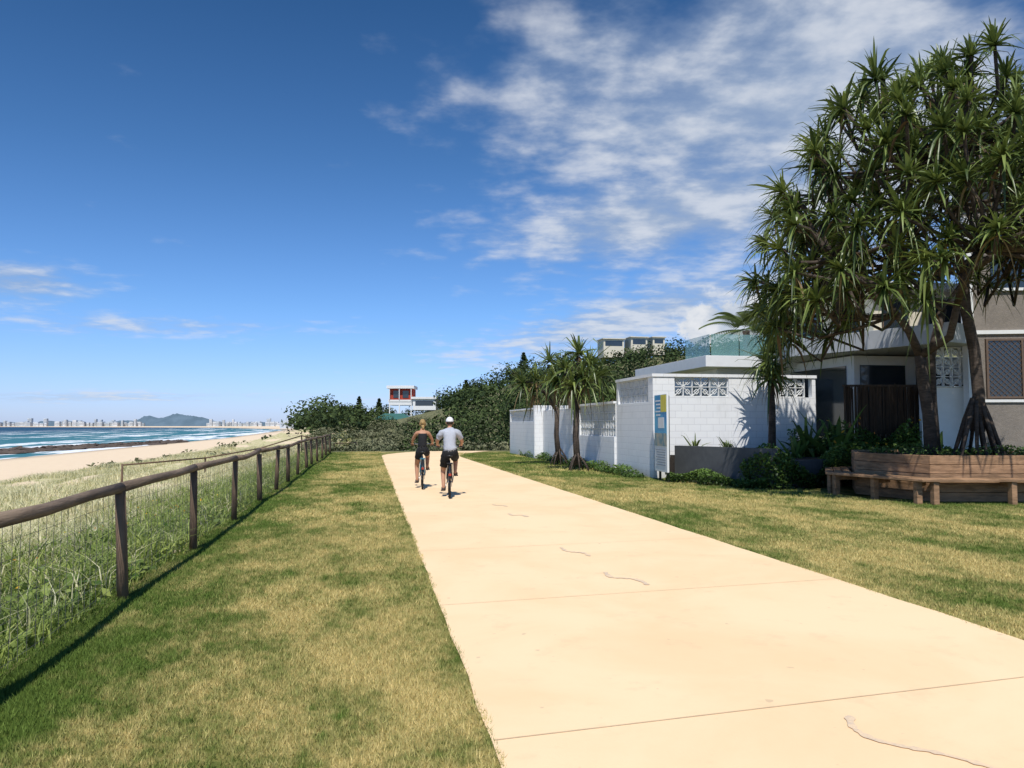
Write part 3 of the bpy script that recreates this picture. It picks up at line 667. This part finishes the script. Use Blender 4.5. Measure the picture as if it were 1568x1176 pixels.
# taupe apartment house on the right
h=empty('taupe_house'); 
a=np.array(S(13.2,23.0)); u=np.array([CT,-ST]); v=np.array([ST,CT])
def q(i,j): return tuple(a+u*i+v*j)
mb=MB(); mb.prism([q(.2,0),q(12,-1.5),q(18,8),q(5.4,8)],0,9.2)
mb.obj('walls',[M['taupe']],h)
mb=MB()
z0=9.2;p=[(*q(-.6,-.8),z0),(*q(12.5,-2.2),z0),(*q(18.5,8.5),z0),(*q(4.8,8.5),z0),(*q(5.5,-1.5),z0+4.6),(*q(11.5,8.5),z0+4.6)]
mb.add(p,[(0,1,4),(1,2,5,4),(2,3,5),(3,0,4,5),(0,3,2,1)]); mb.obj('roof',[M['dgrey']],h)
mb=MB()
def fr(i0,i1,z0,z1,off,mi,d=.05):
    f=lambda i:-(i-.2)*1.5/11.8-off
    mb.prism([q(i0,f(i0)),q(i1,f(i1)),q(i1,f(i1)-d),q(i0,f(i0)-d)],z0,z1,mi)
fr(.2,12,4.25,4.36,.0,1,.06); fr(.2,12,2.25,2.33,0,1,.05)
for i0,i1 in ((.75,2.6),(3.1,5.0)):
    fr(i0,i1,2.42,4.05,0,0,.03); fr(i0-.06,i0,2.36,4.11,0,2,.07); fr(i1,i1+.06,2.36,4.11,0,2,.07); fr(i0,i1,4.05,4.11,0,2,.07); fr(i0,i1,2.36,2.42,0,2,.07); fr((i0+i1)/2-.03,(i0+i1)/2+.03,2.42,4.05,.031,2,.04)
    f=lambda i:-(i-.2)*1.5/11.8-.045
    for k in np.arange(i0-1.6,i1,.16):
        for sg in (1,-1):
            pa=(k,2.42) if sg==1 else (k,4.05); x0,zz=pa; x1=x0+1.63; 
            c0=max(x0,i0);c1=min(x1,i1)
            if c1<=c0: continue
            za=zz+sg*(c0-x0);zb=zz+sg*(c1-x0); mb.bar((*q(c0,f(c0)),za),(*q(c1,f(c1)),zb),.012,.012,mi=2)
for i0,i1 in ((.9,3.0),(3.6,5.6)):
    fr(i0,i1,5.6,7.2,0,0,.03); fr(i0,i1,7.2,7.28,0,1,.08); fr(i0,i1,5.52,5.6,0,1,.08)
mb.obj('windows_and_trim',[M['winglass'],M['white'],M['bronze']],h)
mb=MB(); pp=a+u*-.05+v*-.5; mb.box(pp[0]-.11,pp[0]+.11,pp[1]-.11,pp[1]+.11,0,7.6); mb.obj('white_downpipe_column',[M['white']],h)
# ------------------------------------------------------------------ sign
M['blue']=mat('sign_blue',(.03,.22,.50),.4,.3,3,0,c2=(.08,.42,.62)); M['yellow']=mat('sign_yellow',(.75,.62,.05),.4,.1,3,0); M['pic']=mat('sign_photo',(.5,.42,.28),.4,.5,4,0,c2=(.06,.20,.26)); M['sgrey']=mat('sign_text',(.35,.37,.4),.5,.1,4,0)
s=empty('information_sign',(8.1,21.0,0)); s.rotation_euler=(0,0,math.radians(-4))
mb=MB(); mb.box(-.03,.03,-.58,.58,.28,2.45); mb.obj('board',[M['white']],s,bevel=.01)
mb=MB(); mb.box(-.036,-.031,-.56,.56,1.32,2.43,0); mb.box(-.042,-.037,-.56,-.05,1.95,2.43,1); mb.box(-.042,-.037,-.56,.56,1.0,1.36,2)
for k in range(5): mb.box(-.042,-.037,.0,.45-.06*(k%3),2.25-k*.1,2.29-k*.1,4)
for k in range(7): mb.box(-.040,-.034,-.45,.45-.08*(k%3),.88-k*.07,.905-k*.07,3)
mb.box(-.042,-.037,-.35,.2,1.5,1.8,4)
mb.obj('printed_panels',[M['blue'],M['yellow'],M['pic'],M['sgrey'],M['white']],s)
mb=MB(); mb.tube([(.07,-.4,0),(.07,-.4,2.4)],.035,10); mb.tube([(.07,.4,0),(.07,.4,2.4)],.035,10); mb.obj('posts',[M['dgrey']],s)
# ------------------------------------------------------------------ distant things
M['brickr']=mat('red_wall',(.42,.06,.035),.8,.2,2,0); M['teal']=mat('teal_roof',(.05,.15,.13),.7,.2,2,0)
e=empty('red_beach_house'); x,y=S(-26.5,185); e.location=(x,y,0); e.rotation_euler=(0,0,-TH)
mb=MB(); mb.box(-2.6,3.0,0,6,6.2,7.1,0); mb.box(-2.6,3.0,.6,6,7.1,10.0,1); mb.box(-3.1,3.4,-.4,6.5,10.1,10.8,0); mb.box(-1.6,-.3,.5,.59,7.9,9.6,2); mb.box(.6,2.0,.5,.59,7.9,9.6,2); mb.box(-2.8,3.2,-.1,0,7.0,7.45,0)
for q_ in (-2.4,-.1,2.7): mb.box(q_-.12,q_+.12,0,.25,3,6.2,0); mb.box(q_-.08,q_+.08,-.3,-.14,7.5,10.1,0)
mb.obj('building',[M['white'],M['brickr'],M['winglass']],e)
e=empty('white_beach_house'); x,y=S(-20.5,184); e.location=(x,y,0); e.rotation_euler=(0,0,-TH)
mb=MB(); mb.box(-2.8,2.6,0,6,5,7.6,0); mb.box(-3.2,3,-.4,6.4,7.6,8.1,0); mb.box(-2.2,2,-.02,-.01,6,7.2,1); mb.obj('building',[M['white'],M['winglass']],e)
e=empty('teal_roof_pavilion'); x,y=S(-24.5,160); e.location=(x,y,0); e.rotation_euler=(0,0,-TH)
mb=MB(); mb.box(-3.2,3.2,.6,5,0,2.6,1); mb.add([(-4.0,0,2.6),(4.0,0,2.6),(4.0,6,2.6),(-4.0,6,2.6),(-2,3,3.9),(2,3,3.9)],[(0,1,5,4),(1,2,5),(2,3,4,5),(3,0,4),(3,2,1,0)],0); mb.obj('building',[M['teal'],M['cream']],e)
e=empty('hilltop_houses'); mb=MB()
for xc,D,z,w,hh in ((24,184,20.4,5,1.3),(30,184,20.8,4,1.3),(35,186,21.2,3,1.1)):
    x,y=S(xc,D); mb.box(x-w/2,x+w/2,y,y+5,z-3,z+hh,0); mb.box(x-w/2-.3,x+w/2+.3,y-.4,y+5,z+hh,z+hh+.2,0); mb.box(x-w/2+.4,x+w/2-.4,y-.03,y-.01,z-.3,z+hh-.4,1)
mb.obj('buildings',[M['cream'],M['winglass']],e)
M['haze']=mat('hazy_vegetation',(.13,.19,.24),.95,.35,.03,0,c2=(.09,.14,.18)); M['tower']=mat('distant_tower',(.66,.68,.70),.8,.3,.05,0,c2=(.34,.40,.44))  # headland vegetation shifted blue: distance haze is painted into its colour
def hx(px): return (px-784)/1200*2600
tops=[(0,648),(40,647),(80,646),(150,648),(205,645),(222,637),(245,640),(265,635),(300,638),(322,644),(345,649),(380,648),(420,649),(470,647),(520,645),(560,644)]
xs=np.linspace(hx(-120),hx(620),420); prof=np.interp(xs,[hx(t_[0]) for t_ in tops],[(650-t_[1])*2600/1200+1.6 for t_ in tops])
prof=prof+np.abs(rng.normal(0,1.6,len(xs)))+3*np.sin(xs*.05)*np.sin(xs*.021)
V=[];rows=[(-60,-5),(-45,3),(0,1.0),(120,.5),(400,-5)]
for (dy,k) in rows:
    for i,xv in enumerate(xs):
        z=k if k in(-5,3) else prof[i]*k; X,Y=S(xv,2600+dy); V.append((X,Y,z))
nn=len(xs);Fq=[(r*nn+i,r*nn+i+1,(r+1)*nn+i+1,(r+1)*nn+i) for r in range(len(rows)-1) for i in range(nn-1)]
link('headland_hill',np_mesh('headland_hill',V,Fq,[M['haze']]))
mb=MB()
for i in range(130):
    px=rng.choice([rng.uniform(30,200),rng.uniform(330,470),rng.uniform(135,240)]); w=rng.uniform(6,15); hh=rng.uniform(5,12)
    if rng.random()<.22: hh*=1.9; w*=.8
    X,Y=S(hx(px),2500+rng.uniform(-30,30)); mb.box(X-w/2,X+w/2,Y,Y+15,-4,hh,0)
    for k in range(int(hh/4)): mb.box(X-w/2+1,X+w/2-1,Y-.6,Y-.3,1+k*4,2.6+k*4,1)
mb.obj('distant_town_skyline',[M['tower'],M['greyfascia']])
cs=[]
for i in range(90):
    px=rng.uniform(330,510); D=rng.uniform(500,1100); xc=(px-784)/1200*D; x,y=S(xc,D)
    zz=float(height(x,y)); 
    if x<-60-max(0,D-700)*.1: continue
    cs.append((x,y,max(zz,-3)+.6,4.5,2.2+D*.001))
if cs: crowns('far_dune_trees',cs,1.5,.6,M['hill'])
mb=MB()
for i in range(12):
    X,Y=S((rng.uniform(405,475)-784)/1200*900,900+rng.uniform(0,60)); w=rng.uniform(5,12); mb.box(X-w/2,X+w/2,Y,Y+8,-3,rng.uniform(3,8),0); mb.box(X-w/2+1,X+w/2-1,Y-.4,Y-.2,2,3.2,1)
mb.obj('distant_beach_buildings',[M['tower'],M['greyfascia']])
mb=MB()
for i in range(460):
    t_=rng.random(); X=-81+19*t_+rng.normal(0,1.6); Y=118+150*t_+rng.normal(0,5)
    r=rng.uniform(.5,2.0); b0=len(mb.v); mb.ball((X,Y,-4.1),(r*1.7,r*1.7,r*.34),0,7,4)
    for k in range(b0,len(mb.v)):
        v_=mb.v[k]; mb.v[k]=(v_[0]+rng.normal(0,.2*r),v_[1]+rng.normal(0,.2*r),v_[2]+rng.normal(0,.08*r))
mb.sm=[False]*len(mb.sm); mb.obj('shore_rocks',[M['rock']])
# ------------------------------------------------------------------ cyclists
def skin_eval(verts,edges,radii,root=0,sub=2):
    me=bpy.data.meshes.new('tmp'); me.from_pydata(verts,edges,[]); o=bpy.data.objects.new('tmp',me); col.objects.link(o)
    o.modifiers.new('s','SKIN')
    for i,r in enumerate(radii):
        sv=o.data.skin_vertices[0].data[i]; sv.radius=(r,r) if not hasattr(r,'__len__') else r; sv.use_root=(i==root)
    ss=o.modifiers.new('ss','SUBSURF'); ss.levels=sub; ss.render_levels=sub
    dg=bpy.context.evaluated_depsgraph_get(); dg.update(); ev=o.evaluated_get(dg); m2=bpy.data.meshes.new_from_object(ev)
    bpy.data.objects.remove(o); 
    m2.polygons.foreach_set('use_smooth',np.ones(len(m2.polygons),dtype=bool)); return m2
def segd(p,a,b):
    ab=b-a; t=max(0,min(1,(p-a).dot(ab)/ab.length_squared)); return (p-(a+ab*t)).length,t
M['black']=mat('black_fabric',(.018,.018,.02),.85,.3,20,.2); M['greyshirt']=mat('grey_shirt',(.46,.48,.53),.85,.12,9,.5,bd=.02); M['rubber']=mat('tyre_rubber',(.02,.02,.02),.8,.2,20,.2)
M['bikeblack']=mat('bike_black',(.02,.02,.022),.35,.2,9,0,spec=.6); M['bikeblue']=mat('bike_teal',(.05,.22,.30),.35,.2,9,0,spec=.6); M['chrome']=mat('spoke_metal',(.45,.45,.45),.3,.1,20,0,metal=.9)
M['skin1']=mat('skin_tan',(.52,.28,.175),.55,.1,9,.1); M['skin2']=mat('skin_warm',(.48,.245,.145),.55,.1,9,.1); M['blonde']=mat('blonde_hair',(.46,.30,.12),.6,.4,40,.6,stretch=(3,3,.5)); M['cap']=mat('white_cap',(.78,.78,.78),.8,.05,9,.1); M['shoe']=mat('shoe',(.10,.09,.09),.7,.3,9,0); M['eye']=mat('eye_dark',(.02,.02,.02),.2,.1,9,0); M['lip']=mat('lips',(.35,.12,.10),.5,.1,9,0)
def bicycle(name,loc,rot,fmat,basket=False):
    e=empty(name,loc); e.rotation_euler=(0,0,rot)
    for nm,y in (('rear_wheel',0),('front_wheel',1.10)):
        mb=MB(); mb.torus((0,y,.345),.325,.024,mi=0); mb.torus((0,y,.345),.30,.012,mi=1); mb.tube([(-.06,y,.345),(.06,y,.345)],.022,8,1)
        for k in range(18):
            a=k*math.pi/9; mb.tube([((-1)**k*.03,y,.345),(0,y+.3*math.cos(a),.345+.3*math.sin(a))],.0018,4,1)
        mb.torus((0,y,.345),.365,.018,nu=16,mi=2,a0=math.radians(20),a1=math.radians(170))
        mb.obj(nm,[M['rubber'],M['chrome'],M['bikeblack']],e)
    mb=MB(); bb=(0,.46,.30); st=(0,.27,.80); ht=(0,.90,.88); hb=(0,.94,.72)
    mb.tube([bb,st],.018); mb.tube([bb,hb],.022); mb.tube([(0,.30,.72),ht],.02); mb.tube([ht,hb],.022)
    for sx in (-.055,.055):
        mb.tube([(sx,0,.345),(sx*.6,.44,.30)],.011); mb.tube([(sx,0,.345),(sx*.4,.29,.74)],.010); mb.tube([(sx,1.10,.345),(sx*.8,.96,.70)],.013)
        mb.tube([(sx,-.02,.345),(sx,.02,.74)],.006)
    mb.bar((0,-.14,.745),(0,.22,.745),.13,.015); mb.obj('frame',[fmat],e)
    mb=MB(); mb.tube([st,(0,.235,.90)],.013,8,1); mb.tube([ht,(0,.87,1.05)],.014,8,1); mb.tube([(-.31,.74,1.085),(-.16,.84,1.09),(0,.88,1.06),(.16,.84,1.09),(.31,.74,1.085)],.012,8,1)
    for sx in (-1,1): mb.tube([(sx*.31,.74,1.085),(sx*.20,.812,1.089)],.017,8,0)
    mb.ball((0,.19,.905),(.095,.11,.03),0); mb.ball((0,.32,.905),(.035,.12,.025),0)
    mb.torus((.05,.46,.30),.09,.006,nu=20,nv=5,mi=1); mb.tube([(.07,.46,.30),(.09,.50,.455)],.01,6,1); mb.tube([(-.07,.46,.30),(-.09,.42,.135)],.01,6,1)
    mb.box(.09,.19,.45,.55,.445,.465,0); mb.box(-.19,-.09,.37,.47,.125,.145,0)
    mb.box(-.03,.03,-.385,-.375,.5,.55,2)
    mb.obj('saddle_handlebar_and_pedals',[M['bikeblack'],M['chrome'],M['brickr']],e)
    return e
def rider(name,loc,rot,sc,female):
    e=empty(name,loc); e.rotation_euler=(0,0,rot)
    k=.88 if female else 1.0
    sh=.155 if female else .18
    V=[(0,.20,.985),(0,.215,1.10),(0,.27,1.27),(0,.315,1.40),(0,.345,1.48),(0,.375,1.56)]
    R_=[.13 if not female else .135,.118*k,.135*k,.10*k,.053*k,.055*k]
    E=[(0,1),(1,2),(2,3),(3,4),(4,5)]
    idx={}
    for sx,nm in ((1,'r'),(-1,'l')):
        b=len(V); V+=[(sx*sh,.325,1.405),(sx*(sh+.10),.46,1.215),(sx*.262,.705,1.125),(sx*.262,.76,1.125)]; R_+=[.062*k,.043*k,.027*k,.034*k]
        E+=[(3,b),(b,b+1),(b+1,b+2),(b+2,b+3)]; idx['arm'+nm]=b
    b=len(V)
    V+=[(.088,.21,.955),(.135,.57,.80),(.125,.44,.525),(.135,.49,.475),(.135,.60,.485)]; R_+=[.098,.062,.038,.042,.032]; E+=[(0,b),(b,b+1),(b+1,b+2),(b+2,b+3),(b+3,b+4)]; idx['legr']=b
    b=len(V)
    V+=[(-.088,.21,.945),(-.14,.47,.575),(-.13,.345,.215),(-.135,.38,.165),(-.135,.50,.160)]; R_+=[.098,.062,.038,.042,.032]; E+=[(0,b),(b,b+1),(b+1,b+2),(b+2,b+3),(b+3,b+4)]; idx['legl']=b
    me=skin_eval(V,E,R_,0,2)
    skin=M['skin2'] if female else M['skin1']
    me.materials.append(skin)
    link('body',me,e)
    Vv=[Vector(v) for v in V]
    def tag(p):
        best=None
        for (a,b_) in E:
            d,t=segd(p,Vv[a],Vv[b_]); r=R_[a]*(1-t)+R_[b_]*t
            s_=d-r
            if best is None or s_<best[0]: best=(s_,a,b_,t)
        return best[1:]
    tops=[];bots=[];shoes=[]
    al,ar,ll,lr=idx['arml'],idx['armr'],idx['legl'],idx['legr']
    for poly in me.polygons:
        a,b_,t=tag(poly.center); z=poly.center.z
        if b_ in (ll+3,ll+4,lr+3,lr+4) and (b_ in(ll+4,lr+4) or t>.3): shoes.append(poly.index)
        elif (a,b_) in ((0,ll),(0,lr)) or ((a,b_) in ((ll,ll+1),(lr,lr+1)) and t<(.45 if female else .72)): bots.append(poly.index)
        elif (a,b_)==(0,1) : (tops if z>1.0 else bots).append(poly.index)
        elif (a,b_) in ((1,2),(2,3)):
            if female and z>1.37 and (z>1.42 or abs(abs(poly.center.x)-.085)>.03): pass
            else: tops.append(poly.index)
        elif not female and ((a,b_) in ((3,al),(3,ar)) or ((a,b_) in ((al,al+1),(ar,ar+1)) and t<.62) or ((a,b_)==(3,4) and t<.3)): tops.append(poly.index)
    def shell(nm,ids,off,m_):
        bm=bmesh.new(); bm.from_mesh(me); bm.faces.ensure_lookup_table(); keep=set(ids)
        bmesh.ops.delete(bm,geom=[f for f in bm.faces if f.index not in keep],context='FACES')
        bm.normal_update()
        for v in bm.verts: v.co+=v.normal*off*(1+.35*math.sin(v.co.z*70+v.co.x*30+v.co.y*25))
        m2=bpy.data.meshes.new(nm); bm.to_mesh(m2); bm.free(); m2.materials.clear(); m2.materials.append(m_); o=link(nm,m2,e); s_=o.modifiers.new('th','SOLIDIFY'); s_.thickness=.006; s_.offset=-1
    if female: shell('black_singlet',tops,.008,M['black']); shell('black_shorts',bots,.008,M['black']); shell('shoes',shoes,.010,M['shoe'])
    else: shell('grey_tshirt',tops,.020,M['greyshirt']); shell('black_shorts',bots,.020,M['black']); shell('shoes',shoes,.010,M['shoe'])
    mb=MB(); hc=(0,.405,1.635); mb.ball(hc,(.074,.094,.112),0,20,16)
    for i,v_ in enumerate(mb.v):
        z=(v_[2]-hc[2])/.112
        if z<-.2: mb.v[i]=(v_[0]*(1+.22*(z+.2)),v_[1]+.012*(-z-.2),v_[2])
    mb.ball((0,.502,1.620),(.014,.02,.024),0,8,6)
    for sx in (-1,1):
        mb.ball((sx*.077,.395,1.625),(.012,.02,.032),0,8,8); mb.ball((sx*.03,.487,1.645),(.014,.01,.008),1,8,6)
    mb.ball((0,.488,1.578),(.026,.012,.007),2,8,6)
    mb.obj('head',[skin,M['eye'],M['lip']],e)
    mb=MB()
    if female:
        mb.ball((0,.392,1.648),(.084,.098,.115),0,20,14)
        for i,v_ in enumerate(mb.v):
            if v_[1]>.44 and v_[2]<1.70: mb.v[i]=(v_[0],.44,v_[2])
        mb.ball((0,.285,1.665),(.042,.042,.045),0,12,10); mb.tube([(0,.30,1.60),(.01,.28,1.53),(.02,.285,1.47)],[.04,.032,.012],8)
        mb.obj('blonde_hair',[M['blonde']],e)
    else:
        mb.ball((0,.40,1.66),(.086,.106,.098),0,20,10,0,math.pi*.52); mb.ball((0,.40,1.759),(.008,.008,.005),0,8,4)
        mb.add([(-.07,.48,1.655),(-.05,.56,1.645),(0,.585,1.648),(.05,.56,1.645),(.07,.48,1.655),(0,.47,1.665),(-.07,.48,1.645),(-.05,.56,1.637),(0,.585,1.64),(.05,.56,1.637),(.07,.48,1.645)],[(0,1,2,5),(5,2,3,4),(6,7,1,0),(7,8,2,1),(8,9,3,2),(9,10,4,3),(10,9,8,7,6)],0)
        mb.obj('white_cap',[M['cap']],e)
        mb=MB(); mb.ball((0,.388,1.635),(.079,.092,.07),0,16,8,math.pi*.45,math.pi*.8); mb.obj('hair',[M['soil']],e)
    for sx,nm in ((1,'right'),(-1,'left')):
        Vf=[];Rf=[]
        for f,(ox,ln) in enumerate(((-.030,.95),(-.010,1.05),(.010,1.0),(.030,.8))):
            cx=sx*(.262+ox); cy=.772-ox*.62
            Vf+=[(cx,cy-.02,1.122),(cx,cy+.012*ln,1.116),(cx,cy+.030*ln,1.095),(cx,cy+.022*ln,1.070)]; Rf+=[.010,.0095,.009,.008]
        cx=sx*.222; Vf+=[(cx+sx*.014,.765,1.115),(cx,.785,1.095),(cx+sx*.008,.800,1.068)]; Rf+=[.012,.011,.009]
        verts=[];faces=[]
        for grp in ([0,1,2,3],[4,5,6,7],[8,9,10,11],[12,13,14,15],[16,17,18]):
            mf=skin_eval([Vf[i] for i in grp],[(i,i+1) for i in range(len(grp)-1)],[Rf[i] for i in grp],0,1)
            o_=len(verts); verts+=[tuple(v.co) for v in mf.vertices]; faces+=[tuple(i+o_ for i in p_.vertices) for p_ in mf.polygons]
        mm=MB(); mm.add(verts,faces,0,True); mm.obj(nm+'_fingers',[skin],e)
    e.scale=(sc,)*3
    return e
bicycle('bicycle',(1.72,17.0,.013),math.radians(-5),M['bikeblack']); rider('man_cyclist',(1.72,17.0,.013),math.radians(-5),1.0,False)
bicycle('bicycle.001',(1.30,19.5,.013),math.radians(-3),M['bikeblue']); rider('woman_cyclist',(1.30,19.5,.013),math.radians(-3),.98,True)
# ------------------------------------------------------------------ world
EL=math.radians(57); az=(-.20,-.98)
w=bpy.data.worlds.new('World'); scene.world=w; w.use_nodes=True; nt=NT(w.node_tree); bg=w.node_tree.nodes['Background']; out=w.node_tree.nodes['World Output']
try: w.cycles.sampling_method='MANUAL'; w.cycles.sample_map_resolution=512
except Exception: pass
sky=nt.new('ShaderNodeTexSky'); sky.sky_type='NISHITA'; sky.sun_disc=False; sky.sun_elevation=EL; sky.sun_rotation=math.atan2(az[0],az[1])%(2*math.pi)
sky.air_density=1.0; sky.dust_density=.3; sky.ozone_density=2.0
d=nt.new('ShaderNodeTexCoord').outputs['Generated']; x,y,z=nt.sep(d)
rp_=nt.new('ShaderNodeValToRGB'); nt.val(rp_.inputs[0],z); cr=rp_.color_ramp
k_=1/2.2
stops=((0.0,(.80,1.02,1.85)),(.05,(.78,1.02,1.72)),(.14,(.66,.99,1.50)),(.32,(.44,.78,1.14)),(.50,(.28,.60,.90)),(1.0,(.30,.66,1.0)))
cr.elements[0].position=0; cr.elements[0].color=(*[c*k_ for c in stops[0][1]],1); cr.elements[1].position=1; cr.elements[1].color=(*[c*k_ for c in stops[-1][1]],1)
for ps,c in stops[1:-1]:
    el=cr.elements.new(ps); el.color=(*[q_*k_ for q_ in c],1)
tint=nt.vmath('MULTIPLY',sky.outputs[0],rp_.outputs[0])
nt.l.new(tint,bg.inputs[0]); bg.inputs[1].default_value=.095*2.2
fw=nt.math('MAXIMUM',nt.vmath('DOT_PRODUCT',d,(ST,CT,0)),.06); rt=nt.vmath('DOT_PRODUCT',d,(CT,-ST,0))
U=nt.math('DIVIDE',rt,fw); Vv_=nt.math('DIVIDE',z,fw)
zz=nt.math('ADD',nt.math('MAXIMUM',z,0),.10)
pc=nt.comb(nt.math('DIVIDE',rt,zz),nt.math('MULTIPLY',nt.math('DIVIDE',fw,zz),1.0),0)
nA=nt.noise(pc,1.3,4,.5,.1); nB=nt.noise(pc,5.0,5,.55,.05)
tex=nt.math('ADD',nt.math('MULTIPLY',nA,.42),nt.math('MULTIPLY',nB,.58)); tex=nt.math('ADD',nt.math('MULTIPLY',nt.math('SUBTRACT',tex,.5),1.5),.5)
def blob(u,v,ru,rv,amp,tilt=0):
    du=nt.math('SUBTRACT',U,u); dv=nt.math('SUBTRACT',nt.math('SUBTRACT',Vv_,v),nt.math('MULTIPLY',du,tilt))
    a=nt.math('POWER',nt.math('ABSOLUTE',nt.math('DIVIDE',du,ru)),2); b=nt.math('POWER',nt.math('ABSOLUTE',nt.math('DIVIDE',dv,rv)),2)
    return nt.math('MULTIPLY',nt.math('EXPONENT',nt.math('MULTIPLY',nt.math('ADD',a,b),-1)),amp)
cov=None
for bl in ((.42,.52,.36,.17,.55,0),(.02,.46,.20,.09,.34,.1),(.18,.375,.26,.06,.36,.15),(.17,.26,.24,.06,.66,.15),(.16,.135,.28,.045,.62,.22),(-.64,.185,.13,.035,.58,-.1),(-.45,.125,.25,.018,.42,0),(-.55,.035,.3,.010,.45,0),(.5,.3,.2,.2,.35,0)):
    v_=blob(*bl); cov=v_ if cov is None else nt.math('ADD',cov,v_)
den=nt.sm(nt.math('ADD',tex,cov),.68,1.25); den=nt.math('MULTIPLY',den,.90)
nC=nt.noise(nt.comb(nt.math('MULTIPLY',U,14),nt.math('MULTIPLY',Vv_,18),0),1,7,.6)
cu=nt.sm(nt.math('ADD',blob(.27,.125,.075,.04,.42,0),nt.math('ADD',nt.math('MULTIPLY',nC,.9),nt.math('ADD',blob(.42,.14,.12,.06,.40,0),0))),.66,.76)
cloudc=nt.mix(nt.sm(tex,.38,.66),(.42,.53,.72),(.80,.85,.94)); cuc=nt.mix(nt.sm(nC,.35,.62),(.62,.69,.79),(1,1,1))
bc=nt.new('ShaderNodeBackground'); nt.l.new(nt.mix(cu,cloudc,cuc),bc.inputs[0]); bc.inputs[1].default_value=.84
mx=nt.new('ShaderNodeMixShader'); nt.l.new(nt.math('MAXIMUM',den,nt.math('MULTIPLY',cu,.92)),mx.inputs[0]); nt.l.new(bg.outputs[0],mx.inputs[1]); nt.l.new(bc.outputs[0],mx.inputs[2]); nt.l.new(mx.outputs[0],out.inputs[0])
# sun
ld=bpy.data.lights.new('sun','SUN'); ld.energy=4.5; ld.angle=math.radians(.5); ld.color=(1,.965,.91); lo=bpy.data.objects.new('sun',ld); col.objects.link(lo)
dv=Vector((-az[0]*math.cos(EL),-az[1]*math.cos(EL),-math.sin(EL))); lo.rotation_euler=dv.to_track_quat('-Z','Y').to_euler(); lo.location=(0,0,30)
# camera
cd=bpy.data.cameras.new('camera'); cam=bpy.data.objects.new('camera',cd); col.objects.link(cam); cam.location=(0,0,1.6)
cam.rotation_euler=(math.radians(90+2.96),0,-TH); cd.sensor_width=36; cd.lens=27.55; cd.clip_end=60000; cd.clip_start=.05; scene.camera=cam
scene.view_settings.view_transform='Standard'; scene.view_settings.look='None'; scene.view_settings.exposure=0
